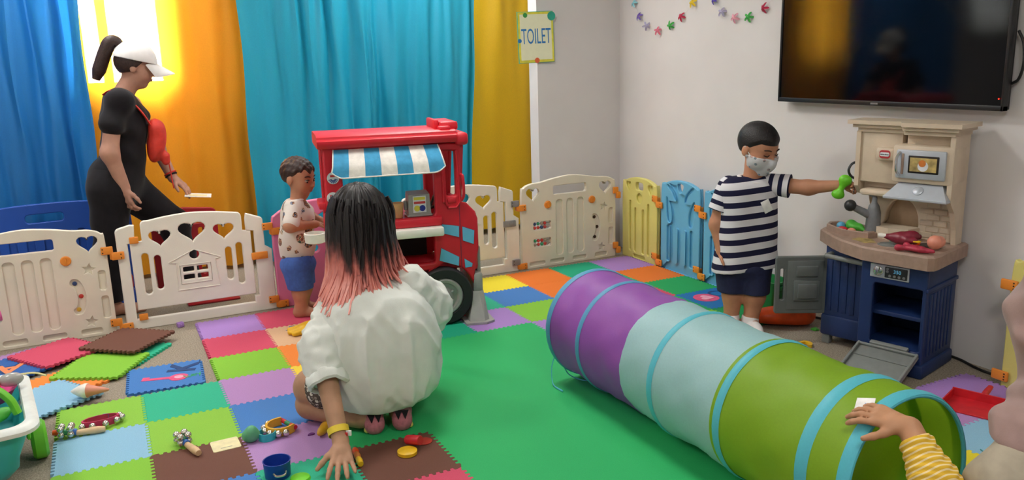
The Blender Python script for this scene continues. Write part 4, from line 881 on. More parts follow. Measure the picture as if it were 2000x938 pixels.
link('toy_pepper', me, 'toy_green', label='green toy vegetable lying in the kitchen sink', cat='toy food', loc=kitchen_pt(-.43, .212, .5605), rot=(0, 0, KR))
m = MB(); m.ell((0, 0, .02), (.022, .02, .02), 14, 8); put('toy_ball', m, 'toy_sky', kitchen_pt(-.488, .20, .559), 'sky blue toy piece in the kitchen sink', 'toy food')
m = MB(); m.ell((0, 0, .013), (.026, .014, .013), 14, 8); put('toy_sausage', m, 'toy_red', kitchen_pt(-.462, .165, .559), 'dark red toy piece at the front of the kitchen sink', 'toy food', (0, 0, KR))
m = MB(); m.ell((0, 0, .013), (.02, .013, .013), 14, 8); put('toy_bun', m, 'toy_peach', kitchen_pt(-.415, .158, .559), 'peach toy piece next to the dark red piece in the sink', 'toy food', (0, 0, KR))
# ---- on the carpet around the kitchen
me = sdf_mesh('bin', [('c', (-.13, 0, .022), (.10, .0, .035), .018, .045), ('e', (.07, 0, .06), (.065, .055, .06)), ('e', (0, 0, .03), (.15, .06, .034)), ('c', (.1, 0, .07), (.12, 0, .10), .03, .018)], .005, .03, post=lambda X, Y, Z, D: np.maximum(np.maximum(D, .001 - Z), -(np.sqrt(((X - .03) / .075) ** 2 + (Y / .04) ** 2 + ((Z - .085) / .045) ** 2) - 1) * .04))
link('toy_scoop', me, 'toy_orange', label='orange-red plastic toy scoop on the floor behind the boy', cat='toy scoop', loc=(2.715, -1.655, TH), rot=(0, 0, R(-32)))
bpy.data.objects['toy_scoop'].scale = (1.05, 1.05, 1.35)
M('bin_green', '#1c7a40', rough=.5, var=.04)
bn = thing('storage_box', 'dark green plastic box on the floor behind the boy', 'box', (2.80, -1.42, TH + .0006), R(-90))
m = MB(); lay = [(rrect(-.13, .13, -.055, .055, .02), 0), (rrect(-.14, .14, -.065, .065, .02), .17), (rrect(-.148, .148, -.073, .073, .024), .17), (rrect(-.148, .148, -.073, .073, .024), .185), (rrect(-.135, .135, -.06, .06, .02), .185), (rrect(-.122, .122, -.047, .047, .02), .01)]
nb_ = len(lay[0][0]); m.add([(x, y, z) for p, z in lay for x, y in p], [(q * nb_ + i, q * nb_ + (i + 1) % nb_, (q + 1) * nb_ + (i + 1) % nb_, (q + 1) * nb_ + i) for q in range(5) for i in range(nb_)] + [tuple(range(nb_))[::-1], tuple(range(5 * nb_, 6 * nb_))]); m.build('tub', 'bin_green', bn)
for sx in (-1, 1): MB().box(sx * .148 - .006, sx * .148 + .006, -.03, .03, .14, .165, .004).build('grip', 'bin_green', bn)
s_ = MB(); s_.text('S', .17, .014); s_.v = [(x, z, -y + .007) for x, y, z in s_.v]; s_.build('foam_letter', 'toy_yellow', label='yellow foam letter S on the carpet by the toy kitchen', cat='foam letter', loc=(2.56, -1.93, .001), rot=(0, 0, R(60)), smooth=False)
m = MB(); m.box(-.016, .016, -.01, .01, 0, .012, .003); m.box(-.004, .004, -.02, .02, 0, .01, .002); put('foam_scrap', m, 'toy_green', (2.79, -1.80, 0), 'tiny green foam scrap on the carpet by the orange scoop', 'foam scrap', (0, 0, .6))
MB().tube(spline([(2.93, -1.64, .0065), (2.95, -1.70, .0065), (2.97, -1.80, .0065), (3.015, -1.95, .0065), (3.02, -2.3, .0065), (3.017, -2.43, .0065), (2.985, -2.53, .0065), (2.975, -2.62, .0065), (3.0, -2.8, .0065), (3.01, -3.2, .0065)], 8), .006, 8).build('power_cord', 'cable_black', label='black power cord running along the foot of the wall', cat='cord')

# ================================================================ PEOPLE
def skin_mat(name, col): return M(name, col, rough=.55, var=.05, vs=18, spec=.35, bump=.05, bs=300)
skin_mat('skin_a', '#b98a76'); skin_mat('skin_b', '#b98468'); skin_mat('skin_c', '#bd8668'); skin_mat('skin_d', '#b58a6e'); skin_mat('skin_e', '#b98968')
M('hair_black', '#1c1819', rough=.5, var=.2, vs=90, spec=.4, bump=.5, bs=160); M('hair_brown', '#33201c', rough=.5, var=.2, vs=90, bump=.5, bs=160); M('cloth_black', '#19161a', rough=.85, var=.1, spec=.2, sheen=.1); M('cap_white', '#e6e3e3', rough=.8, var=.02); M('bag_red', '#d8392c', rough=.6, bump=.2); M('eye_white', '#d8d2cc', rough=.3, var=0); M('eye_dark', '#1d120f', rough=.3, var=0); M('brow', '#2a1a16', rough=.8, var=0); M('lip', '#a2594f', rough=.5)
V3 = lambda *a: np.array(a, float)
def unit(v): v = np.array(v, float); return v / np.linalg.norm(v)
def frame(f, up=(0, 0, 1)):
    f = unit(f); l = unit(np.cross(up, f)); u = np.cross(f, l); return np.stack([f, l, u], 1)       # columns: forward, left, up
def head_prims(c, F, H, nose=1.0, ears=True, cheek=1.0):
    p = lambda x, y, z: tuple(np.array(c) + F @ (np.array([x, y, z]) * H)); r = lambda *a: tuple(np.array(a) * H)
    P = [('e', p(-.06, 0, .12), r(.43, .345, .375), F), ('e', p(.10, 0, -.10), r(.285, .275, .37), F), ('c', p(.13, 0, -.36), p(.20, 0, -.405), .13 * H, .085 * H)]
    for s in (1, -1):
        P += [('e', p(.2, s * .14, -.14), r(.13 * cheek, .13 * cheek, .13 * cheek), F), ('c', p(.335, s * .06, .085), p(.27, s * .2, .09), .035 * H, .03 * H, .03 * H), ('-e', p(.43, s * .145, .01), r(.10, .085, .05), F, .05 * H)]
        if ears: P += [('e', p(-.04, s * .345, -.03), r(.085, .04, .125), F, .02 * H)]
        P += [('e', p(.375, s * .045, -.125), r(.045, .035, .03), F, .03 * H)]
    P += [('c', p(.355, 0, .03), p(.42 + .02 * nose, 0, -.11), .032 * H, .05 * H * nose, .03 * H), ('c', p(.365, -.06, -.225), p(.365, .06, -.225), .026 * H, .026 * H, .02 * H), ('c', p(.352, -.05, -.268), p(.352, .05, -.268), .03 * H, .03 * H, .02 * H)]
    return P, p
def to_local(c, F, H):
    c = np.array(c, float)
    def f(X, Y, Z):
        x, y, z = X - c[0], Y - c[1], Z - c[2]
        return tuple((F[0, i] * x + F[1, i] * y + F[2, i] * z) / H for i in range(3))
    return f
def face_parts(parent, p, F, H, look=-.02, closed=False, lips=True):
    for s in (1, -1):
        if not closed:
            e = MB(); e.x = Matrix.Translation(Vector(p(.315, s * .142, .01))) @ Matrix(F.tolist()).to_4x4(); e.ell((0, 0, 0), (.05 * H, .065 * H, .035 * H), 14, 8); eo = e.build('eye', 'eye_white', parent, world=True)
            e = MB(); e.x = Matrix.Translation(Vector(p(.352, s * .142, .01 + look))) @ Matrix(F.tolist()).to_4x4(); e.ell((0, 0, 0), (.018 * H, .03 * H, .027 * H), 12, 8); e.build('iris', 'eye_dark', parent, world=True)
        MB().tube([p(.365, s * .08, .022), p(.37, s * .14, .04 if not closed else -.004), p(.335, s * .215, .018)], [.008 * H, .013 * H, .007 * H], 6).build('eyelashes', 'eye_dark', parent, world=True)
        MB().tube(spline([p(.375, s * .06, .105), p(.365, s * .14, .13), p(.31, s * .225, .115)], 4), [.008 * H] + [.016 * H] * 7 + [.006 * H], 6, flat=.8).build('eyebrow', 'brow', parent, world=True)
    if lips:
        m = MB(); m.tube(spline([p(.375, -.075, -.245), p(.398, -.03, -.232), p(.398, .03, -.232), p(.375, .075, -.245)], 4), [.006 * H] + [.016 * H] * 11 + [.006 * H], 8, flat=.8); m.tube(spline([p(.37, -.065, -.255), p(.39, 0, -.268), p(.37, .065, -.255)], 4), [.006 * H] + [.02 * H] * 7 + [.006 * H], 8, flat=.8); m.build('lips', 'lip', parent, world=True)
def hand_prims(w, d, n, L=.17, curl=(18, 25, 20), thumb=1, spread=6, k=.006, tcurl=20):
    """w wrist, d finger direction, n the way the fingers curl (palm side), thumb=+1: thumb on side d x n"""
    w = np.array(w, float); d = unit(d); n = unit(np.array(n) - d * np.dot(n, d)); s = np.cross(d, n) * thumb; P = []
    P += [('c', tuple(w), tuple(w + d * L * .22), L * .13, L * .14, L * .08)]
    for q in (-1, 0, 1): P += [('c', tuple(w + d * L * .18 + s * q * L * .10), tuple(w + d * L * .47 + s * q * L * .155), L * .092, L * .075, L * .06)]
    for q, (off, ln, r) in enumerate(((.19, .43, .056), (.065, .48, .058), (-.06, .45, .056), (-.175, .35, .048))):
        b = w + d * L * .50 + s * off * L - d * L * .03 * abs(off - .06) * 4; a = R((off / .19) * spread); dd = d * math.cos(a) + s * math.sin(a); ang = 0
        for fr, c_ in zip((.45, .31, .24), curl):
            ang += R(c_); v = dd * math.cos(ang) + n * math.sin(ang); e = b + v * ln * L * fr; P += [('c', tuple(b), tuple(e), r * L, r * L * .9, k)]; b = e; r *= .92
    b = w + d * L * .16 + s * L * .12; td = unit(d * .62 + s * .75 + n * .25)
    for ln, c_, r in ((.2, 0, .075), (.17, tcurl, .062), (.14, tcurl, .055)):
        td = unit(td * math.cos(R(c_)) + unit(d * .9 - s * .3 + n * .3) * math.sin(R(c_))); e = b + td * ln * L; P += [('c', tuple(b), tuple(e), r * L, r * L * .88, k * 1.5)]; b = e
    return P
def chain(pts, rad, k=None):
    out = []
    for i in range(len(pts) - 1): out.append(('c', tuple(pts[i]), tuple(pts[i + 1]), rad[i], rad[i + 1]) + ((k,) if k else ()))
    return out
def infl(prims, d): 
    o = []
    for p in prims:
        if p[0] == 'c': o.append(p[:3] + (p[3] + d, p[4] + d) + p[5:])
        elif p[0] == 'e': o.append((p[0], p[1], tuple(x + d for x in p[2])) + p[3:])
    return o
def body(name, prims, res, mat, parent, k=.03, post=None, smooth_it=1):
    me = sdf_mesh(name, prims, res, k, post, smooth_it); return link(name, me, mat, parent, world=True)
def foot_prims(a, f, L=.22, r=.03): a = np.array(a, float); f = unit(f); return [('c', tuple(a), tuple(a - f * L * .12 + V3(0, 0, -a[2] + r)), r, r), ('c', tuple(V3(a[0], a[1], r) - f * L * .15), tuple(V3(a[0], a[1], r * .8) + f * L * .5), r, r * .8), ('c', tuple(V3(a[0], a[1], r * .8) + f * L * .4), tuple(V3(a[0], a[1], r * .6) + f * L * .7), r * .95, r * .65)]
def fold(X, Y, Z, a, fx, fy, fz, w=2.0, s=0): return a * np.sin(fx * X + fy * Y + fz * Z + w * np.sin(fy * .7 * X - fx * .6 * Y + 9 * Z + s) + s)

# ---------------------------------------------------------------- woman in black, stepping past the gate
w_ = thing('person', 'person in black with a white cap and red sling bag, holding a card', 'person', (-.33, .5, 0))
Fh = frame((math.cos(R(14)) * .99, -.12, -math.sin(R(14)))); HC = (-.118, .5, 1.408); HH = .225
hp, hpt = head_prims(HC, Fh, HH)
nb, nt_ = V3(-.21, .5, 1.25), V3(-.145, .5, 1.35)
arms = chain([V3(-.262, .358, 1.195), V3(-.312, .31, .95), V3(-.262, .335, .752)], [.044, .045, .03]) + chain([V3(-.16, .655, 1.20), V3(-.05, .70, .93), V3(.013, .645, .745)], [.05, .042, .028])
hands = hand_prims((-.262, .335, .76), (.05, .03, -1), (.6, .5, .1), .175, (22, 28, 22), 1) + hand_prims((.010, .647, .752), (.8, -.4, -.75), (-.3, .1, -.9), .17, (10, 22, 18), -1)
torso = [('e', (-.225, .5, 1.12), (.105, .155, .17)), ('e', (-.2, .5, 1.10), (.105, .13, .11)), ('e', (-.24, .5, .95), (.115, .145, .16)), ('e', (-.29, .5, .80), (.135, .17, .13)), ('c', (-.225, .36, 1.225), (-.215, .64, 1.225), .06, .06)]
legN = chain([V3(-.335, .415, .74), V3(-.375, .435, .38), V3(-.40, .45, .06)], [.105, .07, .045]); legF = chain([V3(-.255, .59, .72), V3(-.01, .61, .47), V3(.055, .615, .06)], [.105, .072, .045])
feet = foot_prims((-.40, .45, .06), (1, 0, 0), .22, .034) + foot_prims((.055, .615, .06), (1, 0, 0), .22, .034)
body('body', hp + [('c', tuple(nb), tuple(nt_), .055, .05)] + arms + hands + infl(torso, -.012) + infl(legN + legF, -.012) + feet, .0046, 'skin_a', w_, .03, lambda X, Y, Z, D: np.maximum(D, .001 - Z))
face_parts(w_, hpt, Fh, HH, -.01, True)
slv = [('c', (-.240, .372, 1.212), (-.285, .327, 1.10), .066, .064), ('c', (-.19, .628, 1.21), (-.13, .668, 1.12), .064, .060)]
body('top', infl(torso, .008) + slv, .005, 'cloth_black', w_, .035, lambda X, Y, Z, D: np.maximum(D + fold(X, Y, Z, .004, 8, 10, 26), np.maximum(.80 + .02 * np.sin(9 * X) - Z, (Z - 1.30) + np.maximum(0, X + .17) * 1.1)))
body('trousers', infl(legN + legF, .014) + [('e', (-.295, .5, .79), (.145, .18, .14)), ('c', (-.33, .43, .72), (-.25, .58, .72), .115, .11)], .0055, 'cloth_black', w_, .04, lambda X, Y, Z, D: np.maximum(D + fold(X, Y, Z, .004, 9, 7, 20), np.maximum(.085 - Z, Z - .93)))
hl = to_local(HC, Fh, HH)
def hair_post(X, Y, Z, D):
    x, y, z = hl(X, Y, Z); lim = np.where(x > .18, .2, np.where(x > -.05, .2 - (.18 - x) * 1.4, -.12 - (-.05 - x) * .35)); return np.maximum(D, (lim - z) * HH)
body('hair', [('e', hpt(-.06, 0, .12), (.43 * HH + .012, .345 * HH + .012, .375 * HH + .012), Fh)], .004, 'hair_brown', w_, .01, hair_post)
def cap_post(X, Y, Z, D):
    x, y, z = hl(X, Y, Z); return np.maximum(np.maximum(D, (.16 - z + .12 * (x < -.2) * (np.abs(y) < .14) * 1.2) * HH), -(D + .008))
cap = body('cap', [('e', hpt(-.06, 0, .14), (.43 * HH + .022, .345 * HH + .024, .40 * HH + .024), Fh)], .0035, 'cap_white', w_, .01, cap_post)
br = MB(); nu, nv = 10, 16; vs = []
for top in (0, 1):
    for i in range(nu + 1):
        for j in range(nv + 1):
            u, v = i / nu, -1 + 2 * j / nv; vs.append(hpt(.40 - .17 * v * v + .50 * u * math.sqrt(max(0, 1 - .72 * v * v)), .345 * v * (1 - .12 * u), .185 - .17 * u - .17 * v * v * (.55 + .45 * u) + .022 * top))
N1 = (nu + 1) * (nv + 1); q_ = lambda t, i, j: t * N1 + i * (nv + 1) + j
br.add(vs, [(q_(1, i, j), q_(1, i + 1, j), q_(1, i + 1, j + 1), q_(1, i, j + 1)) for i in range(nu) for j in range(nv)] + [(q_(0, i, j + 1), q_(0, i + 1, j + 1), q_(0, i + 1, j), q_(0, i, j)) for i in range(nu) for j in range(nv)]
    + [(q_(0, nu, j), q_(0, nu, j + 1), q_(1, nu, j + 1), q_(1, nu, j)) for j in range(nv)] + [(q_(0, 0, j + 1), q_(0, 0, j), q_(1, 0, j), q_(1, 0, j + 1)) for j in range(nv)] + [(q_(0, i, 0), q_(0, i + 1, 0), q_(1, i + 1, 0), q_(1, i, 0)) for i in range(nu)] + [(q_(0, i + 1, nv), q_(0, i, nv), q_(1, i, nv), q_(1, i + 1, nv)) for i in range(nu)])
br.build('cap_brim', 'cap_white', cap, world=True)
MB().ell(hpt(-.06, 0, .645), (.008, .008, .005), 8, 6).build('cap_button', 'cap_white', cap, world=True)
pt = spline([hpt(-.40, 0, .38), hpt(-.52, 0, .50), hpt(-.66, 0, .46), hpt(-.74, 0, .2), hpt(-.80, .02, -.15), hpt(-.86, .03, -.50)], 6)
MB().tube(pt, [.022 + .016 * math.sin(PI * min(.62, i / 26)) if i < 26 else .036 - .004 * (i - 26) for i in range(len(pt))], 12).build('ponytail', 'hair_brown', w_, world=True)
# sling bag on the chest with strap, wrist bands
body('sling_bag', [('e', (-.062, .46, .985), (.05, .075, .12), rotm(0, 14, 0)), ('e', (-.06, .44, 1.06), (.04, .06, .06)), ('c', (-.03, .45, .90), (-.025, .45, .87), .03, .022)], .004, 'bag_red', w_, .02)
MB().tube(spline([(-.30, .42, 1.265), (-.26, .375, 1.285), (-.20, .37, 1.25), (-.13, .385, 1.17), (-.085, .42, 1.08), (-.07, .45, 1.0)], 6), .016, 8, flat=.35).build('bag_strap', 'bag_red', w_, world=True)
for q, (dz, mm) in enumerate(((.0, 'cloth_black'), (.012, 'bag_red'))):
    c = V3(.006, .650, .765) + V3(-.05, .045, .16) * dz / .17; fr = frame((.35, -.28, -.9)); MB().tube([tuple(c + fr @ V3(0, .033 * math.cos(t * PI / 10), .033 * math.sin(t * PI / 10))) for t in range(20)], .005, 6, True).build('wristband', mm, w_, world=True)
MB().tube(spline([(-.02, .52, .92), (-.005, .53, .84), (.0, .53, .76), (.005, .53, .70)], 4), .004, 6).build('bag_cord', 'bag_red', w_, world=True)
M('card_white', '#e9ecea', rough=.5); M('card_cream', '#e6dcae', rough=.6); M('ink_grey', '#9a9a86', rough=.6, var=0)
cd = thing('paper_card', 'white printed card held out by the woman in the cap', 'card', (.138, .565, .640), rot=(R(4), R(6), R(-8)))
MB().box(-.075, .075, -.05, .05, -.0015, .0015, .0005).build('sheet', 'card_white', cd, smooth=False); MB().box(-.05, .05, -.03, .02, .0015, .0019).build('print', 'card_cream', cd, smooth=False)

# ---------------------------------------------------------------- toddler at the truck
t_ = thing('person', 'toddler in a white printed shirt and blue shorts at the toy truck', 'person', (.55, -.15, TH))
Fh = frame((.66, -.72, -.20)); HC = (.600, -.157, .790); HH = .215
hp, hpt = head_prims(HC, Fh, HH, .85, True, 1.12)
fb = unit((.93, -.36, 0)); lb = V3(-fb[1], fb[0], 0)
cN = V3(.565, -.15, 0)
torso = [('e', (.572, -.15, .565), (.085, .10, .11)), ('e', (.562, -.15, .45), (.092, .10, .12)), ('c', tuple(cN + V3(0, 0, .632) - lb * .065), tuple(cN + V3(.01, 0, .632) + lb * .065), .04, .04)]
armN = chain([V3(.535, -.225, .625), V3(.505, -.285, .552), V3(.655, -.21, .532)], [.038, .034, .023]); armF = chain([V3(.61, -.075, .62), V3(.665, -.045, .545), V3(.71, -.10, .53)], [.036, .032, .022])
hnds = hand_prims((.652, -.212, .533), (.9, .3, -.12), (.1, .2, -1), .10, (25, 35, 25), -1, 6, .004) + hand_prims((.706, -.098, .53), (.7, -.6, -.2), (.1, .2, -1), .10, (25, 35, 25), 1, 6, .004)
legN = chain([V3(.545, -.195, .30), V3(.548, -.20, .155), V3(.545, -.19, .045)], [.062, .046, .032]); legF = chain([V3(.575, -.105, .30), V3(.588, -.10, .155), V3(.575, -.085, .045)], [.06, .045, .032])
ft = foot_prims((.545, -.19, .045), fb, .13, .024) + foot_prims((.575, -.085, .045), fb, .13, .024)
ft = [(p[0], tuple(np.array(p[1]) + V3(0, 0, TH)), tuple(np.array(p[2]) + V3(0, 0, TH))) + p[3:] for p in ft]
body('body', hp + [('c', (.575, -.152, .63), (.59, -.155, .70), .04, .042)] + armN + armF + hnds + infl(torso, -.012) + legN + legF + ft, .0035, 'skin_b', t_, .025, lambda X, Y, Z, D: np.maximum(D, TH + .001 - Z))
face_parts(t_, hpt, Fh, HH, -.025)
hl2 = to_local(HC, Fh, HH)
def thair(X, Y, Z, D):
    x, y, z = hl2(X, Y, Z); lim = np.where(x > .2, .23 + .05 * np.sin(y * 26), np.where(x > -.05, .23 - (.2 - x) * .9, .005 - (-.05 - x) * .9)); return np.maximum(D + .007 * np.clip(1 - (z - lim) / .1, 0, 1) + .003 * np.sin(X * 160) * np.sin(Y * 140 + Z * 90), (lim - z) * HH)
body('hair', [('e', hpt(-.06, 0, .13), (.43 * HH + .008, .345 * HH + .008, .375 * HH + .008), Fh)], .0032, 'hair_brown', t_, .01, thair)
def print_mat(name, base, scale, cols, thr):
    m = bpy.data.materials.new(name); m.use_nodes = True; MATS[name] = m; nt = m.node_tree; b = nt.nodes['Principled BSDF']; b.inputs['Roughness'].default_value = .85; b.inputs['Specular IOR Level'].default_value = .2
    tc = nt.nodes.new('ShaderNodeTexCoord'); v = nt.nodes.new('ShaderNodeTexVoronoi'); v.inputs['Scale'].default_value = scale; v.inputs['Randomness'].default_value = .75
    nz = nt.nodes.new('ShaderNodeTexNoise'); nz.inputs['Scale'].default_value = 60; ad = nt.nodes.new('ShaderNodeMath'); ad.operation = 'MULTIPLY_ADD'; ad.inputs[1].default_value = .18
    nt.links.new(tc.outputs['Object'], v.inputs['Vector']); nt.links.new(tc.outputs['Object'], nz.inputs['Vector']); nt.links.new(nz.outputs['Fac'], ad.inputs[0]); nt.links.new(v.outputs['Distance'], ad.inputs[2])
    lt = nt.nodes.new('ShaderNodeMath'); lt.operation = 'LESS_THAN'; lt.inputs[1].default_value = thr + .09; nt.links.new(ad.outputs[0], lt.inputs[0])
    r = nt.nodes.new('ShaderNodeValToRGB'); r.color_ramp.interpolation = 'CONSTANT'
    for i, c in enumerate(cols):
        e = r.color_ramp.elements[i] if i < 2 else r.color_ramp.elements.new(i / len(cols)); e.position = i / len(cols); e.color = lin(c) + (1,)
    sp = nt.nodes.new('ShaderNodeSeparateColor'); nt.links.new(v.outputs['Color'], sp.inputs[0])
    mm = nt.nodes.new('ShaderNodeMath'); mm.operation = 'FRACT'; ml = nt.nodes.new('ShaderNodeMath'); ml.operation = 'MULTIPLY_ADD'; ml.inputs[1].default_value = 1.5
    nt.links.new(nz.outputs['Fac'], ml.inputs[0]); nt.links.new(sp.outputs[0], ml.inputs[2]); nt.links.new(ml.outputs[0], mm.inputs[0]); nt.links.new(mm.outputs[0], r.inputs['Fac'])
    mx = nt.nodes.new('ShaderNodeMix'); mx.data_type = 'RGBA'; mx.inputs[6].default_value = lin(base) + (1,); nt.links.new(lt.outputs[0], mx.inputs[0]); nt.links.new(r.outputs['Color'], mx.inputs[7]); nt.links.new(mx.outputs[2], b.inputs['Base Color']); return m
print_mat('toddler_print', '#ddd6cf', 15, ['#6d5a50', '#a2665a', '#c9b8a0', '#4a5a4c', '#8b93a8', '#3c3230', '#b98a6a'], .42)
M('shorts_blue', '#3f62b0', rough=.85, var=.08, vs=60, bump=.2)
sh = body('shirt', infl(torso, .008) + [('c', (.555, -.15, .37), (.56, -.15, .42), .088, .088)], .004, 'toddler_print', t_, .03, lambda X, Y, Z, D: np.maximum(D + fold(X, Y, Z, .003, 14, 12, 30), np.maximum(.352 - Z, Z - .675)))
body('sleeve', [('c', (.54, -.215, .63), (.512, -.275, .563), .048, .047)], .0035, 'toddler_print', sh, .02); body('sleeve', [('c', (.605, -.08, .625), (.645, -.055, .58), .046, .045)], .0035, 'toddler_print', sh, .02)
MB().tube([tuple(V3(.578, -.152, .672) + V3(.044 * math.cos(t * PI / 12), .046 * math.sin(t * PI / 12), .004 * math.cos(t * PI / 12))) for t in range(24)], .007, 8, True).build('collar', 'cap_white', sh, world=True)
body('shorts', infl(legN[:1] + legF[:1], .022) + [('e', (.558, -.15, .31), (.098, .105, .06))], .004, 'shorts_blue', t_, .03, lambda X, Y, Z, D: np.maximum(D + fold(X, Y, Z, .003, 16, 10, 12), np.maximum(.178 - Z, Z - .365)))

# ---------------------------------------------------------------- boy in stripes
b_ = thing('person', 'boy in a navy striped shirt and face mask holding a green toy', 'person', (2.555, -1.52, TH))
Fh = frame((.10, -.93, -.36)); HC = (2.603, -1.548, .955); HH = .245
hp, hpt = head_prims(HC, Fh, HH, .85, True, 1.1)
fb = unit((-.34, -.94, 0)); lb = V3(.94, -.34, 0)
cB = V3(2.575, -1.515, 0)
torso = [('c', tuple(cB + lb * q * .062 + V3(0, 0, .73)), tuple(cB + lb * q * .07 + V3(0, 0, .36)), .078, .088) for q in (-1, 0, 1)] + [('c', tuple(cB + lb * -.095 + V3(0, 0, .755)), tuple(cB + lb * .095 + V3(0, 0, .765)), .046, .046)]
shR, elR, wrR = V3(2.475, -1.458, .755), V3(2.44, -1.44, .565), V3(2.437, -1.478, .435)
shL, elL, wrL = V3(2.668, -1.575, .77), V3(2.762, -1.735, .765), V3(2.83, -1.862, .785)
arms = chain([shR, elR, wrR], [.042, .036, .025]) + chain([shL, elL, wrL], [.042, .035, .025])
hnds = hand_prims(wrR, (.05, -.15, -1), (.4, -.5, .1), .125, (20, 25, 20), 1, 6, .0045) + hand_prims(wrL, (.5, -.85, .15), (-.5, -.4, -.6), .12, (45, 55, 40), 1, 5, .0045)
legR = chain([V3(2.525, -1.475, .33), V3(2.515, -1.49, .19), V3(2.515, -1.485, .05)], [.066, .05, .036]); legL = chain([V3(2.61, -1.545, .33), V3(2.59, -1.575, .19), V3(2.578, -1.56, .05)], [.066, .05, .036])
ft = [(p[0], tuple(np.array(p[1]) + V3(0, 0, TH)), tuple(np.array(p[2]) + V3(0, 0, TH))) + p[3:] for p in foot_prims((2.515, -1.485, .045), fb, .17, .028) + foot_prims((2.578, -1.56, .045), fb, .17, .028)]
body('body', hp + [('c', (2.582, -1.525, .775), (2.592, -1.535, .86), .046, .048)] + arms + hnds + infl(torso, -.014) + legR + legL + ft, .004, 'skin_c', b_, .028, lambda X, Y, Z, D: np.maximum(D, TH + .001 - Z))
face_parts(b_, hpt, Fh, HH, -.03, True, False)
hl3 = to_local(HC, Fh, HH)
def bhair(X, Y, Z, D):
    x, y, z = hl3(X, Y, Z); lim = np.where(x > .22, .19, np.where(x > -.05, .19 - (.22 - x) * .95, -.066 - (-.05 - x) * .9)); return np.maximum(D + .010 * np.clip(1 - (z - lim) / .13, 0, 1), (lim - z) * HH)
body('hair', [('e', hpt(-.06, 0, .13), (.43 * HH + .008, .345 * HH + .007, .375 * HH + .010), Fh)], .0034, 'hair_black', b_, .01, bhair)
# mask
print_mat('mask_print', '#cfd0d4', 34, ['#5d7f9e', '#9fb3c4', '#c9a3a0', '#7d8790'], .25)
def mask_post(X, Y, Z, D):
    x, y, z = hl3(X, Y, Z); return np.maximum(D, np.maximum(np.maximum((z + .05 + .12 * np.clip((.34 - x), 0, .4)), (-.46 - z)), .03 - x) * HH)
mk = body('face_mask', infl([p for p in hp if p[0][0] != '-'], .009) + [('c', hpt(.36, 0, -.09), hpt(.40, 0, -.2), .05 * HH, .075 * HH), ('c', hpt(.40, 0, -.2), hpt(.26, 0, -.40), .07 * HH, .1 * HH)], .0034, 'mask_print', b_, .028, mask_post)
for s in (1, -1): MB().tube([hpt(.12, s * .29, -.12), hpt(.02, s * .345, -.02), hpt(-.06, s * .375, .06)], .003, 6).build('ear_loop', 'card_white', mk, world=True)
# striped shirt (stripe coordinate stored on the cloth)
sm = bpy.data.materials.new('shirt_stripes'); sm.use_nodes = True; MATS['shirt_stripes'] = sm; nt = sm.node_tree; bb_ = nt.nodes['Principled BSDF']; bb_.inputs['Roughness'].default_value = .85; bb_.inputs['Specular IOR Level'].default_value = .2
at = nt.nodes.new('ShaderNodeAttribute'); at.attribute_name = 'stripe'; fr = nt.nodes.new('ShaderNodeMath'); fr.operation = 'FRACT'; lt = nt.nodes.new('ShaderNodeMath'); lt.operation = 'LESS_THAN'; lt.inputs[1].default_value = .46
mx = nt.nodes.new('ShaderNodeMix'); mx.data_type = 'RGBA'; mx.inputs[6].default_value = lin('#dedde2') + (1,); mx.inputs[7].default_value = lin('#20203c') + (1,)
nt.links.new(at.outputs['Fac'], fr.inputs[0]); nt.links.new(fr.outputs[0], lt.inputs[0]); nt.links.new(lt.outputs[0], mx.inputs[0]); nt.links.new(mx.outputs[2], bb_.inputs['Base Color'])
PER = .0635
me = sdf_mesh('shirt', infl(torso, .006) + [('c', tuple(cB + lb * q * .075 + V3(0, 0, .36)), tuple(cB + lb * q * .085 + V3(0, 0, .32)), .086, .09) for q in (-1, 0, 1)], .004, .04, lambda X, Y, Z, D: np.maximum(D + fold(X, Y, Z, .0025, 12, 9, 18), np.maximum(.332 + .1 * ((X - 2.575) * .74 - (Y + 1.515) * .67) - Z, Z - .815)))
set_attr(me, 'stripe', lambda c: (c[:, 2] - .10 * ((c[:, 0] - 2.575) * .74 - (c[:, 1] + 1.515) * .67) - .352) / PER)
sb = link('shirt', me, 'shirt_stripes', b_, world=True)
for a_, e_, ra, rb in ((shR + V3(.012, -.006, .01), shR + (elR - shR) * .62 + V3(-.008, 0, 0), .053, .06), (shL - lb * .012 + V3(0, 0, .005), shL + (elL - shL) * .52, .053, .062)):
    ax = unit(e_ - a_); ln = float(np.linalg.norm(e_ - a_))
    me = sdf_mesh('sleeve', [('c', tuple(a_), tuple(e_ + ax * .03), ra, rb)], .0036, .02, lambda X, Y, Z, D, ax=ax, e_=e_: np.maximum(D + fold(X, Y, Z, .002, 20, 15, 22), (X - e_[0]) * ax[0] + (Y - e_[1]) * ax[1] + (Z - e_[2]) * ax[2]))
    set_attr(me, 'stripe', lambda c, ax=ax, e_=e_: ((e_ - c) @ ax - .030) / .048); link('sleeve', me, 'shirt_stripes', sb, world=True)
nkc = V3(2.584, -1.529, .806); frc = frame((-.25, -.9, .35), (0, 0, 1))
MB().tube([tuple(nkc + V3(.066 * math.cos(t * PI / 14) * lb[0] + .056 * math.sin(t * PI / 14) * fb[0], .066 * math.cos(t * PI / 14) * lb[1] + .056 * math.sin(t * PI / 14) * fb[1], -.028 * max(0, math.sin(t * PI / 14)) + .006)) for t in range(28)], .011, 8, True, flat=.8).build('collar', 'cap_white', sb, world=True)
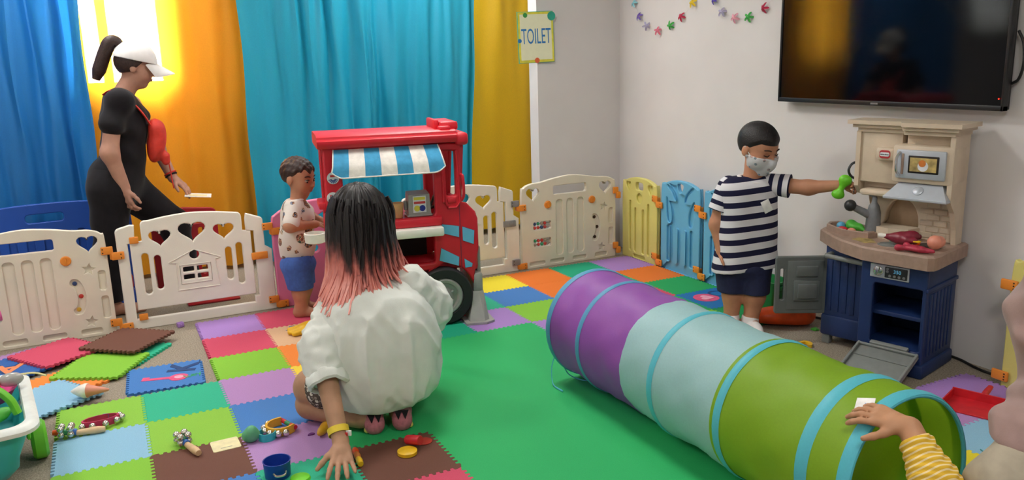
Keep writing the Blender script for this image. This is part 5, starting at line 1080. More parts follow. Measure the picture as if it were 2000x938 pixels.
m = MB(); pc = cB + lb * .058 + fb * .0985 + V3(0, 0, .672); m.x = Matrix.Translation(Vector(pc)) @ Matrix(frame(fb).tolist()).to_4x4() @ Matrix.Rotation(R(25), 4, 'X'); m.box(-.002, .002, -.022, .022, -.032, .032, .001); m.build('name_sticker', 'card_white', sb, world=True)
M('shorts_navy', '#1b2145', rough=.85, var=.08, vs=60)
body('shorts', infl(legR[:1] + legL[:1], .024) + [('e', tuple(cB + V3(0, 0, .34)), (.115, .105, .06))], .0042, 'shorts_navy', b_, .03, lambda X, Y, Z, D: np.maximum(D + fold(X, Y, Z, .003, 14, 11, 10), np.maximum(.208 - Z, Z - .40)))
for (x, y, f_) in ((2.515, -1.485, fb), (2.578, -1.56, fb)):
    fp = [(p[0], tuple(np.array(p[1]) + V3(0, 0, TH)), tuple(np.array(p[2]) + V3(0, 0, TH))) + p[3:] for p in foot_prims((x, y, .06), f_, .17, .028)]
    body('sock', infl(fp, .004) + [('c', (x, y, .05), (x, y, .085), .041, .042)], .004, 'cap_white', b_, .02, lambda X, Y, Z, D: np.maximum(D, np.maximum(Z - .085, TH + .001 - Z)))
gt = sdf_mesh('pepper', [('e', (0, 0, .03), (.026, .018, .024)), ('e', (-.012, 0, -.036), (.026, .018, .02)), ('c', (0, 0, .03), (-.01, 0, -.03), .012, .012)], .003, .012)
link('toy_pear', gt, 'toy_lime', label='lime green toy held in the striped boy\'s outstretched hand', cat='toy food', loc=tuple(V3(2.485, -1.597, TH) + (wrL + unit((.5, -.85, .15)) * .040 + V3(-.034, -.004, -.008) - V3(2.555, -1.52, TH)) * .976), rot=(0, R(12), R(-50)))
bpy.data.objects['toy_pear'].scale = (1.15, 1.15, 1.1)

b_.location = (2.555 - .07, -1.52 - .077, TH); b_.scale = (.976,) * 3
# ---------------------------------------------------------------- woman sitting on her heels, seen from behind
s_p = thing('person', 'person in a loose white shirt with dark hair fading to pink, sitting on heels', 'person', (.478, -1.80, TH))
fs_, ls_ = V3(.275, .961, 0), V3(-.961, .275, 0)
Bs = V3(.49, -1.79, 0)
def sp(l, f, z): return tuple(Bs + ls_ * l + fs_ * f + V3(0, 0, z))
hd = V3(.515, -1.613, .80)
Fh = frame((.36, .93, -.12)); hp, hpt = head_prims(tuple(hd), Fh, .215)
elb, wri = V3(.292, -1.775, .335), V3(.281, -2.012, .098)
shl, shr = V3(.385, -1.640, .465), V3(.715, -1.665, .535)
arms = chain([shl, elb, wri], [.05, .044, .029]) + chain([shr, V3(.80, -1.58, .34), V3(.76, -1.40, .28)], [.05, .042, .028])
hnds = hand_prims(tuple(wri + V3(0, 0, -.002)), (-.22, -.86, -.42), (0, 0, -1), .175, (-14, 8, 4), -1, 13, .006, 4) + hand_prims((.76, -1.40, .28), (-.3, 1, -.3), (-.6, -.2, -.6), .17, (25, 30, 20), 1)
tors = [('e', sp(0, .10, .42), (.13, .09, .12)), ('e', sp(0, .05, .30), (.12, .09, .17)), ('e', sp(0, .04, .19), (.13, .10, .10))]
legs = chain([V3(.40, -1.735, .175), V3(.285, -1.605, .155)], [.085, .078]) + chain([V3(.272, -1.60, .085), V3(.42, -1.775, .065)], [.062, .045], .008) + chain([V3(.60, -1.735, .16), V3(.72, -1.50, .16)], [.085, .075]) + chain([V3(.72, -1.50, .085), V3(.58, -1.76, .065)], [.06, .045], .008)
fsock = []
body('body', hp + [('c', (.532, -1.655, .60), (.52, -1.63, .71), .05, .05)] + arms + hnds + tors + legs + [('c', (.459, -1.80, .062), (.50, -1.66, .045), .035, .03), ('c', (.563, -1.82, .062), (.60, -1.69, .045), .035, .03)], .0042, 'skin_d', s_p, .022, lambda X, Y, Z, D: np.maximum(D, TH + .0005 - Z))
M('shirt_white', '#dfe3dd', rough=.85, var=.02, vs=14, spec=.2, bump=.15, bs=220)
shirt = [('e', sp(-.005, .09, .44), (.195, .13, .13), frame((fs_[0], fs_[1], 0))[:, [1, 0, 2]] * np.array([1, 1, 1])), ('e', sp(-.01, .035, .335), (.245, .165, .23), frame((fs_[0], fs_[1], 0))[:, [1, 0, 2]]), ('e', sp(-.01, .045, .20), (.225, .150, .17), frame((fs_[0], fs_[1], 0))[:, [1, 0, 2]]), ('c', tuple(shl + V3(.03, 0, .0)), tuple(shr - V3(.03, 0, 0)), .075, .075), ('c', (.53, -1.655, .51), (.535, -1.645, .54), .09, .085)]
def spost(X, Y, Z, D):
    l = (X - Bs[0]) * ls_[0] + (Y - Bs[1]) * ls_[1]; f = (X - Bs[0]) * fs_[0] + (Y - Bs[1]) * fs_[1]
    n1 = noise3(X, Y, Z, (13, 13, 2.6), 3); n2 = noise3(X, Y, Z, (26, 26, 13), 5); n3 = noise3(X, Y, Z, (11, 11, 17), 8); n4 = noise3(X + .6 * Z, Y, Z - .5 * X, (17, 17, 4), 12); g = .024 * np.abs(n1) + .016 * np.abs(n4) + .006 * np.abs(n2) - .012
    g = g * np.clip((.60 - Z) / .15, .25, 1)
    hem = .095 + .03 * np.clip((np.abs(l) - .05) / .2, 0, 1) + .006 * np.sin(24 * l)
    return np.maximum(D + g, np.maximum(hem - Z, Z - .575 - .22 * (-l)))
sw = body('shirt', shirt, .0052, 'shirt_white', s_p, .06, spost, 2)
def slpost(pl_p, pl_n):
    def f(X, Y, Z, D): return np.maximum(D + .013 * np.abs(noise3(X, Y, Z, (16, 16, 20), 2)) + .008 * noise3(X, Y, Z, 30, 4) - .004, (X - pl_p[0]) * pl_n[0] + (Y - pl_p[1]) * pl_n[1] + (Z - pl_p[2]) * pl_n[2])
    return f
axs = unit(wri - elb); ce = elb + axs * .10
body('sleeve', chain([shl + V3(.015, 0, -.005), elb + V3(.012, .02, .03), ce + axs * .03], [.088, .082, .066]), .0045, 'shirt_white', sw, .04, slpost(ce, axs))
body('sleeve', chain([shr - V3(.05, 0, .02), V3(.755, -1.63, .41), V3(.775, -1.55, .33)], [.10, .10, .08]), .0045, 'shirt_white', sw, .06, slpost((.78, -1.52, .31), (0.1, .8, -.4)))
cu_ = MB(); frc = frame(axs)
for (o1, r1) in ((0, .066),):
    ring_pts = []
    prof = [(-.026, .064), (-.02, .073), (.0, .077), (.018, .074), (.024, .064), (.018, .056)]
    n = 40; vs = []
    for a, r in prof:
        for i in range(n): t = 2 * PI * i / n; rr = r + .003 * math.sin(5 * t + a * 60) + .002 * math.sin(11 * t); vs.append(tuple(ce + axs * (a - .002 + .004 * math.sin(3 * t)) + frc @ V3(0, rr * math.cos(t), rr * math.sin(t))))
    cu_.add(vs, [(q * n + i, q * n + (i + 1) % n, ((q + 1) % len(prof)) * n + (i + 1) % n, ((q + 1) % len(prof)) * n + i) for q in range(len(prof)) for i in range(n)])
cu_.build('rolled_cuff', 'shirt_white', sw, world=True)
MB().tube([tuple(V3(.535, -1.648, .566) + V3(0, 0, -.22 * .083 * math.cos(t * PI / 14)) + ls_ * .083 * math.cos(t * PI / 14) + fs_ * .075 * math.sin(t * PI / 14) + V3(0, 0, .012 * math.sin(t * PI / 14))) for t in range(28)], .010, 8, True).build('collar', 'shirt_white', sw, world=True)
print_mat('shorts_pattern', '#5b5148', 60, ['#d8d2c4', '#3a332d', '#8c8274', '#d8d2c4'], .45)
body('shorts', infl(legs[:1], .010)[:1] and [('c', (.395, -1.735, .18), (.33, -1.66, .168), .092, .092), ('c', (.60, -1.735, .165), (.67, -1.61, .165), .085, .086)], .0045, 'shorts_pattern', s_p, .03, lambda X, Y, Z, D: np.maximum(D, TH + .02 - Z))
M('sock_pink', '#b9707a', rough=.9, var=.08, vs=80, bump=.3); M('sock_yellow', '#e0cf6a', rough=.9)
for (hx, hy, d_) in ((.459, -1.825, -.3), (.563, -1.845, .3)):
    dv = unit((.25 + d_ * .25, .95, 0)); h0 = V3(hx, hy, TH)
    so = body('sock', [('c', tuple(h0 + V3(0, 0, .033)), tuple(h0 + dv * .13 + V3(0, 0, .028)), .034, .032), ('c', tuple(h0 + V3(0, 0, .03)), tuple(h0 + dv * .035 + V3(0, 0, .085)), .034, .038), ('c', tuple(h0 + dv * .1 + V3(0, 0, .028)), tuple(h0 + dv * .19 + V3(0, 0, .02)), .036, .02)], .0035, 'sock_pink', s_p, .02, lambda X, Y, Z, D: np.maximum(D, TH + .0005 - Z))
    sd = V3(dv[1], -dv[0], 0)
    for q in (-1, 1):
        a = h0 - dv * .034 + sd * q * .013; m = MB(); vv = [a + sd * -.014 + V3(0, 0, .082) + dv * .012, a + sd * .014 + V3(0, 0, .082) + dv * .012, a + V3(0, 0, .052) + dv * .0 - dv * .002]
        m.add([tuple(x) for x in vv] + [tuple(x + dv * .006) for x in vv], [(0, 1, 2), (5, 4, 3), (0, 3, 4, 1), (1, 4, 5, 2), (2, 5, 3, 0)]); m.build('sock_patch', 'cloth_black', so, world=True, smooth=False)
    MB().ell(tuple(h0 + sd * (-.03 if d_ < 0 else .03) + V3(0, 0, .014)), (.012, .014, .012), 10, 8).build('sock_tip', 'sock_yellow', so, world=True)
# hair: dark, fading to pink
hm = bpy.data.materials.new('hair_ombre'); hm.use_nodes = True; MATS['hair_ombre'] = hm; nt = hm.node_tree; bb_ = nt.nodes['Principled BSDF']; bb_.inputs['Roughness'].default_value = .45
at = nt.nodes.new('ShaderNodeAttribute'); at.attribute_name = 'ombre'; r = nt.nodes.new('ShaderNodeValToRGB'); els = r.color_ramp.elements
els[0].position = .0; els[0].color = lin('#171214') + (1,); els[1].position = 1; els[1].color = lin('#e8988c') + (1,)
for p_, c_ in ((.42, '#1d1416'), (.58, '#7a4440'), (.75, '#c8736a')): e = els.new(p_); e.color = lin(c_) + (1,)
nz = nt.nodes.new('ShaderNodeTexNoise'); nz.inputs['Scale'].default_value = 40; tc = nt.nodes.new('ShaderNodeTexCoord'); nt.links.new(tc.outputs['Object'], nz.inputs['Vector'])
ma = nt.nodes.new('ShaderNodeMath'); ma.operation = 'MULTIPLY_ADD'; ma.inputs[1].default_value = .25; nt.links.new(nz.outputs['Fac'], ma.inputs[0]); nt.links.new(at.outputs['Fac'], ma.inputs[2]); nt.links.new(ma.outputs[0], r.inputs['Fac']); nt.links.new(r.outputs['Color'], bb_.inputs['Base Color'])
hme = sdf_mesh('hair', [('e', tuple(hd + V3(0, 0, .02)), (.112, .118, .128)), ('c', tuple(hd + V3(.0, -.01, -.03)), tuple(hd + V3(-.005, -.02, -.26)), .112, .098)], .0045, .05, lambda X, Y, Z, D: np.maximum(np.maximum(D + .004 * np.sin(np.arctan2(Y - hd[1], X - hd[0]) * 22 + 6 * Z), .535 + .02 * np.sin(60 * X) - Z), ((X - hd[0]) * .36 + (Y - hd[1]) * .93 - .07) - 10 * np.maximum(0, Z - .84)))
set_attr(hme, 'ombre', lambda c: np.clip((.77 - c[:, 2]) / .24, 0, 1) * .85 - .12)
ho = link('hair', hme, 'hair_ombre', s_p, world=True)
rnd = random.Random(11); lk = MB(); om = []
for i in range(170):
    a = R(rnd.uniform(-130, 130)); back = -fs_ * math.cos(a) + ls_ * math.sin(a) * (1)
    side = math.sin(a); z1 = rnd.uniform(.50, .575) - .045 * max(0, side) + .07 * max(0, -side); zt = rnd.uniform(.80, .90); ln = []
    wv = rnd.uniform(-.012, .012); fl = rnd.uniform(.0, .014) + (.03 if side < -.55 else 0) * rnd.random()
    for q in range(11):
        t = q / 10; z = zt + (z1 - zt) * t; rr = (.118 if z < .82 else .118 * math.sqrt(max(.05, 1 - ((z - .82) / .13) ** 2))) + .012 * t ** 2 + fl * t ** 3 + .003 + (.085 * min(1, max(0, (.625 - z) / .14)) ** 1.2) * max(0, math.cos(a)) ** .7 + (.03 * min(1, max(0, (.60 - z) / .14)))
        ln.append(tuple(V3(hd[0], hd[1] - .004, 0) + back * rr * (1.0 if abs(side) < .7 else .97) + ls_ * (wv * math.sin(4 * t + i) + .006 * math.sin(9 * t + 2 * i) * t) + V3(0, 0, z)))
    r0 = rnd.uniform(.008, .017); lk.tube(ln, [r0 * (.4 + .9 * math.sin(PI * min(.85, .15 + t / 12))) if t < 10 else r0 * .35 for t in range(11)], 6, flat=.6)
lm = lk.me('hair_locks'); set_attr(lm, 'ombre', lambda c: np.clip((.79 - c[:, 2]) / .24, 0, 1.1) * .95 - .08 + .16 * np.sin(c[:, 0] * 190 + c[:, 1] * 70) + .12 * np.clip(np.abs((c[:, 0] - hd[0]) * ls_[0] + (c[:, 1] - hd[1]) * ls_[1]) / .1 - .5, -.6, .8))
lo = link('hair_locks', lm, 'hair_ombre', ho, world=True, kind='stuff')
# paper wristband
M('band_yellow', '#e6c93a', rough=.5, var=.03); frw = frame(axs); wc = elb + (wri - elb) * .885
m = MB(); m.add([tuple(wc + frw @ V3(a, r * math.cos(t * PI / 14), r * math.sin(t * PI / 14))) for a, r in ((-.012, .0365), (.012, .0355), (.012, .0375), (-.012, .0385)) for t in range(28)], [(q * 28 + i, q * 28 + (i + 1) % 28, ((q + 1) % 4) * 28 + (i + 1) % 28, ((q + 1) % 4) * 28 + i) for q in range(4) for i in range(28)]); m.build('wristband', 'band_yellow', s_p, world=True)
m = MB(); m.x = Matrix.Translation(Vector(wc + V3(.026, -.025, .0))) @ Matrix.Rotation(R(-35), 4, 'Z'); m.box(-.012, .014, -.004, .004, -.012, .008, .002); m.build('wristband_clasp', 'card_white', s_p, world=True)
m = MB(); m.x = Matrix.Translation(Vector(wc + V3(.018, -.032, -.002))) @ Matrix.Rotation(R(-35), 4, 'Z'); m.box(-.008, .006, -.004, .004, -.006, .006, .002); m.build('wristband_seal', 'toy_red', s_p, world=True)

# ---------------------------------------------------------------- woman in a headscarf at the right edge, hand on the tunnel
f_ = thing('person', 'person in a mauve headscarf and yellow striped sleeve touching the tunnel', 'person', (1.72, -3.68, 0))
M('scarf_mauve', '#9d827d', rough=.8, var=.03, spec=.25, sheen=.2, bump=.08, bs=300); M('garment_beige', '#aaa08e', rough=.85, var=.04, spec=.2)
hc = V3(1.71, -3.565, .745)
Fq = frame((.35, .90, -.2)); hpq, _ = head_prims(tuple(hc + V3(-.01, .0, -.01)), Fq, .215)
wrF, elF, shF = V3(1.402, -3.392, .452), V3(1.36, -3.58, .265), V3(1.60, -3.68, .42)
dF = unit(V3(1.385, -3.312, .458) - wrF)
body('body', hpq + [('c', tuple(hc + V3(0, 0, -.08)), (1.71, -3.60, .54), .055, .06)] + chain([shF, elF, wrF], [.06, .045, .03]) + hand_prims(tuple(wrF), tuple(dF + V3(-.25, .1, .16)), (.25, .35, -1), .165, (16, 22, 10), 1, 7, .006, 8) + [('e', (1.72, -3.68, .40), (.17, .14, .22)), ('e', (1.74, -3.72, .17), (.2, .2, .15)), ('c', (1.80, -3.74, .11), (2.05, -3.45, .11), .10, .08), ('c', (1.70, -3.82, .11), (1.98, -3.62, .10), .10, .08)], .0045, 'skin_e', f_, .022, lambda X, Y, Z, D: np.maximum(D, TH + .001 - Z))
scf = [('e', tuple(hc), (.118, .135, .14)), ('c', tuple(hc + V3(.0, -.01, -.05)), (1.72, -3.61, .57), .105, .12), ('c', (1.69, -3.56, .61), (1.64, -3.58, .55), .06, .075), ('c', (1.61, -3.605, .53), (1.58, -3.605, .48), .085, .11), ('e', (1.72, -3.66, .48), (.22, .17, .11)), ('c', (1.665, -3.53, .67), (1.65, -3.545, .61), .04, .045)]
def scpost(X, Y, Z, D):
    g = .004 * np.sin(30 * Z + 30 * X + 3 * np.sin(12 * Y + 9 * X)) + .004 * np.sin(52 * (Z + .6 * X) + 2 * np.sin(20 * X)) + .004 * np.sin(40 * Y - 44 * Z)
    face = -(np.sqrt(((X - (hc[0] + .05)) / .075) ** 2 + ((Y - (hc[1] + .13)) / .075) ** 2 + ((Z - hc[2] + .02) / .095) ** 2) - 1) * .06
    return np.maximum(np.maximum(D + g, (.49 + .12 * (X - 1.62)) - Z), face)
body('headscarf', scf, .005, 'scarf_mauve', f_, .03, scpost)
body('dress', [('e', (1.70, -3.67, .38), (.235, .19, .16)), ('e', (1.72, -3.70, .2), (.26, .24, .2)), ('c', (1.57, -3.62, .44), (1.49, -3.62, .36), .10, .11), ('c', (1.80, -3.74, .12), (2.06, -3.45, .12), .13, .11), ('c', (1.70, -3.84, .12), (2.0, -3.62, .12), .13, .11)], .006, 'garment_beige', f_, .05, lambda X, Y, Z, D: np.maximum(D + .006 * np.sin(30 * X + 20 * Z + 3 * np.sin(11 * Y)) + .004 * np.sin(40 * Y - 18 * Z), TH + .001 - Z))
ym = bpy.data.materials.new('sleeve_yellow'); ym.use_nodes = True; MATS['sleeve_yellow'] = ym; nt = ym.node_tree; bb_ = nt.nodes['Principled BSDF']; bb_.inputs['Roughness'].default_value = .85; bb_.inputs['Specular IOR Level'].default_value = .2
at = nt.nodes.new('ShaderNodeAttribute'); at.attribute_name = 'stripe'; fr = nt.nodes.new('ShaderNodeMath'); fr.operation = 'FRACT'; lt = nt.nodes.new('ShaderNodeMath'); lt.operation = 'LESS_THAN'; lt.inputs[1].default_value = .34
mx = nt.nodes.new('ShaderNodeMix'); mx.data_type = 'RGBA'; mx.inputs[6].default_value = lin('#dcb23a') + (1,); mx.inputs[7].default_value = lin('#ecd6a4') + (1,)
nt.links.new(at.outputs['Fac'], fr.inputs[0]); nt.links.new(fr.outputs[0], lt.inputs[0]); nt.links.new(lt.outputs[0], mx.inputs[0]); nt.links.new(mx.outputs[2], bb_.inputs['Base Color'])
axF = unit(elF - wrF); c0 = wrF + axF * .028
me = sdf_mesh('sleeve', chain([c0, wrF + (elF - wrF) * .5, elF, shF + V3(-.02, 0, -.02)], [.040, .052, .062, .075]), .004, .03, lambda X, Y, Z, D: np.maximum(D + .003 * np.sin(((X - c0[0]) * axF[0] + (Y - c0[1]) * axF[1] + (Z - c0[2]) * axF[2]) * 240 + 5 * np.sin(40 * X)), -((X - c0[0]) * axF[0] + (Y - c0[1]) * axF[1] + (Z - c0[2]) * axF[2])))
set_attr(me, 'stripe', lambda c: ((c - c0) @ axF + .004 * np.sin(c[:, 0] * 70) + .25) / .0125); link('sleeve', me, 'sleeve_yellow', f_, world=True)
M('ring_silver', '#d8d0c0', rough=.2, metal=.9, var=0)
# white sewn tag on the tunnel
tgo = MB(); ta_ = math.atan2(.464 - .251, 1.392 - 1.503); cx_, cz_ = TX + (TR_ + .006) * math.cos(ta_), TH + TR_ + .002 + (TR_ + .006) * math.sin(ta_)
tgo.x = Matrix.Translation(Vector((cx_, -3.262, cz_))) @ Matrix.Rotation(-(ta_ - PI / 2), 4, 'Y') @ Matrix.Rotation(R(28), 4, 'Z')
tgo.box(-.028, .028, -.024, .024, -.0012, .0012, .0005); tg2 = tgo.build('sewn_tag', 'tun_tag', tn, world=True, smooth=False)
tp_ = MB(); tp_.x = tgo.x; tp_.box(-.012, .008, -.003, .000, .0012, .0016); tp_.build('tag_print', 'tun_ink', tn, world=True, smooth=False)

# ================================================================ TOY CART (left)
M('cart_teal', '#35b3b3', rough=.4, var=.03, vs=10); M('cart_white', '#dfe3de', rough=.4, var=.03); M('cart_lime', '#6cc52a', rough=.45, var=.04, vs=14); M('cart_pink', '#dd5a9a', rough=.4)
ca = thing('toy_cart', 'teal toy cart with white rim and lime wheel full of toys', 'toy cart', (-.902, -1.40, 0), R(7))
def rr3(hx, hy, r): return rrect(-hx, hx, -hy, hy, r, 6)
m = MB(); lay = [(rr3(.12, .20, .04), .03), (rr3(.15, .24, .05), .07), (rr3(.155, .25, .05), .11), (rr3(.20, .285, .06), .225), (rr3(.195, .28, .06), .225), (rr3(.15, .235, .05), .09)]
n = len(lay[0][0]); m.add([(x, y, z) for p, z in lay for x, y in p], [(q * n + i, q * n + (i + 1) % n, (q + 1) * n + (i + 1) % n, (q + 1) * n + i) for q in range(len(lay) - 1) for i in range(n)] + [tuple(range(n))[::-1], tuple(range((len(lay) - 1) * n, len(lay) * n))]); m.build('tub', 'cart_teal', ca)
m = MB(); lay = [(rr3(.215, .30, .06), .215), (rr3(.228, .312, .065), .222), (rr3(.228, .312, .065), .235), (rr3(.215, .30, .06), .245), (rr3(.19, .275, .055), .243), (rr3(.185, .27, .055), .225)]
m.add([(x, y, z + .006 * math.sin(y * 22)) for p, z in lay for x, y in p], [(q * n + i, q * n + (i + 1) % n, ((q + 1) % 6) * n + (i + 1) % n, ((q + 1) % 6) * n + i) for q in range(6) for i in range(n)]); m.build('rim', 'cart_white', ca)
for sx in (1, -1):
    for wy in ((.0,) if sx > 0 else (.0, -.24)):
        m = MB(); m.at((sx * .222, wy, .072), (0, R(90), 0)); m.lathe([(.02, -.028), (.062, -.026), (.072, -.016), (.072, .016), (.062, .026), (.045, .02), (.03, .012), (0, .012)] if sx > 0 else [(.0, -.012), (.03, -.012), (.062, -.026), (.072, -.016), (.072, .016), (.062, .026), (.02, .028)], 32, False); m.build('wheel', 'cart_lime' if wy >= 0 else 'tyre_black', ca)
m = MB(); m.box(.178, .192, .06, .11, .10, .20, .006); m.build('side_latch', 'cart_white', ca)
for yy in (.0, -.1): m = MB(); m.box(.183, .197, yy - .018, yy + .018, .12, .19, .01); m.build('side_cutout', 'cart_lime', ca)
m = MB(); m.tube(spline([(.17, -.13, .235), (.15, -.115, .29), (.10, -.10, .335), (.0, -.1, .35), (-.10, -.1, .335), (-.16, -.115, .29), (-.185, -.13, .235)], 6), .032, 12, flat=.45); m.build('carry_handle', 'cart_lime', ca)
m = MB(); m.tube(spline([(-.12, -.29, .23), (-.12, -.20, .42), (.0, -.02, .52), (.10, .03, .548), (.155, .035, .55)], 6), .012, 10); m.build('push_bar', 'cart_white', ca); m = MB(); m.tube([(.08, .028, .545), (.17, .04, .55)], .02, 12); m.build('grip', 'cart_pink', ca)
def cart_pt(x, y, z): c, s = math.cos(R(7)), math.sin(R(7)); return (-.902 + c * x - s * y, -1.40 + s * x + c * y, z)
m = MB(); m.lathe([(.03, 0), (.07, .012), (.1, .05), (.104, .052), (.098, .05), (.066, .018), (0, .008)], 32, False); put('toy_bowl', m, 'toy_pink', cart_pt(.085, .12, .192), 'magenta toy bowl on top of the toy cart', 'toy bowl', (R(-4), R(-6), 0))
rt = thing('toy_rattle', 'grey and orange toy barbell lying across the toy cart', 'toy rattle', cart_pt(.105, .135, .275), rot=(0, R(-2), R(2)))
M('clear_grey', '#a7a6a2', rough=.2, var=.04)
for sx in (-1, 1): MB().ell((sx * .062, 0, 0), (.042, .026, .026), 16, 10).build('end', 'clear_grey', rt)
MB().at((0, 0, 0), (0, R(90), 0)).lathe([(.02, -.026), (.022, -.01), (.022, .01), (.02, .026)], 16).build('middle', 'toy_orange', rt)
M('toy_cream', '#e3dca0', rough=.5)
me = sdf_mesh('corn', [('c', (-.03, 0, .016), (.03, 0, .016), .016, .012), ('e', (.03, .012, .02), (.018, .014, .012))], .003, .01); link('toy_banana', me, 'toy_cream', label='pale yellow toy fruit in front of the grey barbell', cat='toy food', loc=cart_pt(.02, .0, .235), rot=(0, 0, .5))
me = sdf_mesh('leaf', [('e', (0, 0, .02), (.05, .03, .018)), ('e', (.04, .01, .03), (.03, .02, .014))], .004, .02); link('toy_lettuce', me, 'toy_green', label='green toy leaf inside the toy cart next to the carrying handle', cat='toy food', loc=cart_pt(.09, -.03, .18), rot=(.2, 0, .4))
me = sdf_mesh('dough', [('e', (0, 0, .03), (.06, .05, .03)), ('e', (-.05, .05, .03), (.05, .05, .03))], .005, .02); link('toy_bread', me, 'toy_white', label='white toy bread filling the bottom of the toy cart', cat='toy food', loc=cart_pt(.05, -.15, .092))
MB().tube(spline([cart_pt(.20, .27, .245), cart_pt(.25, .28, .235), cart_pt(.285, .25, .225)], 4), .004, 6).build('toy_straw', 'toy_cream', label='pale straw sticking out over the back corner of the toy cart', cat='toy straw')

# ================================================================ SMALL TOYS ON THE MAT
ic = thing('toy_ice_cream', 'toy ice cream cone, white and pink, on the light blue tile', 'toy food', (-.525, -.905, .0245 + .032), rot=(0, R(90), R(158)))
MB().lathe([(.0, -.09), (.006, -.085), (.026, -.005), (.030, .0)], 20).build('cone', 'toy_peach', ic); MB().lathe([(.031, .0), (.032, .012), (.026, .03), (.024, .036), (.016, .05), (.012, .058), (.003, .07)], 20).build('scoop', 'toy_white', ic)
def bell_mesh(): return MB().ell((0, 0, 0), .0135, 12, 8).me('jingle_bell')
BELL = bell_mesh(); BELL.materials.append(MATS['bell_metal'])
M('band_crimson', '#c2335f', rough=.6); M('stick_green', '#2f8f5a', rough=.5); M('stick_blue', '#3f6fc0', rough=.5); M('toy_gold', '#d9a62a', rough=.4)
jb = thing('jingle_band', 'crimson wrist band of jingle bells on the lime tile', 'bell toy', (-.481, -1.215, TH), R(6))
ov = [(.068 * math.cos(t * PI / 18), .030 * math.sin(t * PI / 18)) for t in range(36)]
m = MB(); nn = 36; m.add([(x * k, y * k, z) for k, z in ((1, .004), (1, .034), (.9, .034), (.9, .004)) for x, y in ov], [(q * nn + i, q * nn + (i + 1) % nn, ((q + 1) % 4) * nn + (i + 1) % nn, ((q + 1) % 4) * nn + i) for q in range(4) for i in range(nn)]); m.build('strap', 'band_crimson', jb)
for a in (-150, -115, -80, -45, -10, 25): link('jingle_bell', BELL, None, jb, loc=(.078 * math.cos(R(a)), .040 * math.sin(R(a)), .02))
for a, mm in ((70, 'stick_blue'), (100, 'stick_green'), (130, 'toy_red')): m = MB(); m.at((.0685 * math.cos(R(a)), .031 * math.sin(R(a)), .02), (0, 0, R(a))); m.box(-.003, .003, -.012, .012, -.014, .014, .002); m.build('bead_patch', mm, jb)
def bell_stick(loc, rz, label):
    t = thing('bell_stick', label, 'bell toy', loc, rz, group='bell sticks')
    MB().tube([(0, 0, .014), (.03, 0, .0145), (.075, 0, .0145), (.1, 0, .014)], [.011, .0125, .0145, .011], 14).build('handle', 'wood', t)
    MB().tube([(-.012, 0, .02), (0, 0, .018)], .013, 14).build('collar', 'stick_blue', t); MB().tube([(-.06, 0, .026), (-.012, 0, .02)], .012, 14).build('head', 'stick_green', t); MB().tube([(-.082, 0, .028), (-.06, 0, .026)], [.010, .013], 14).build('tip', 'toy_orange', t)
    for k, x in enumerate((-.018, -.052)):
        for a in range(4): an = R(45 + 90 * a); link('jingle_bell', BELL, None, t, loc=(x, .021 * math.cos(an), .030 + .016 * math.sin(an)))
bell_stick((-.565, -1.275, TH), R(-9), 'wooden bell stick pointing at the lime cart wheel'); bell_stick((-.195, -1.60, TH), R(-72), 'wooden bell stick on the seam of the lime and brown tiles')
cc1 = thing('paper_card', 'cream card lying on the brown tile', 'card', (-.065, -1.645, TH), R(2)); MB().at((0, 0, 0)).prism(rrect(-.05, .05, -.048, .048, .008), 0, .002).build('sheet', 'card_cream', cc1, smooth=False); MB().box(-.022, .02, -.028, -.024, .002, .0024).build('print', 'ink_grey', cc1, smooth=False)
me = sdf_mesh('gblk', [('e', (0, 0, .028), (.034, .026, .028)), ('e', (.004, 0, .045), (.02, .02, .02))], .003, .01, lambda X, Y, Z, D: np.maximum(D, .0005 - Z)); link('toy_shaker', me, 'toy_sea' if 'toy_sea' in MATS else M('toy_sea', '#5aa878', rough=.45), label='sea green toy egg shaker on the corner of the brown tile', cat='toy', loc=(.025, -1.67, TH))
bz = thing('toy_bangle', 'small turquoise toy bangle between the green shaker and the yellow tambourine', 'toy bangle', (.083, -1.672, TH))
m = MB(); m.lathe([(.030, 0), (.0325, 0), (.033, .03), (.030, .03)], 28, False); m.add([], []); m.build('band', 'toy_teal', bz)
tb = thing('bell_tambourine', 'yellow half-moon tambourine with jingle bells on the lilac tile', 'bell toy', (.145, -1.63, TH), R(20))
pts = [(.052 * math.cos(R(a)), .052 * math.sin(R(a)), .02) for a in range(-50 + 20, 300 - 20, 10)]
m = MB(); P2 = [R(a) for a in range(60, 301, 10)]
vs = []
for a in P2:
    for r_, z in ((.047, .002), (.055, .002), (.055, .034), (.047, .034)): vs.append((r_ * 1.1 * math.cos(a), r_ * math.sin(a), z))
m.add(vs, [(i * 4 + q, i * 4 + (q + 1) % 4, (i + 1) * 4 + (q + 1) % 4, (i + 1) * 4 + q) for i in range(len(P2) - 1) for q in range(4)] + [(0, 1, 2, 3), tuple(range(len(vs) - 4, len(vs)))[::-1]]); m.build('bow', 'toy_gold', tb)
for k, (a, b, mm) in enumerate(((-.05, -.017, 'toy_red'), (-.017, .017, 'stick_green'), (.017, .05, 'toy_red'))): MB().tube([(.032, a, .018), (.032, b, .018)], .009, 12).build('grip', mm, tb)
for a in (110, 140, 170, 200, 230, 255): link('jingle_bell', BELL, None, tb, loc=(.066 * math.cos(R(a)), .064 * math.sin(R(a)), .018))
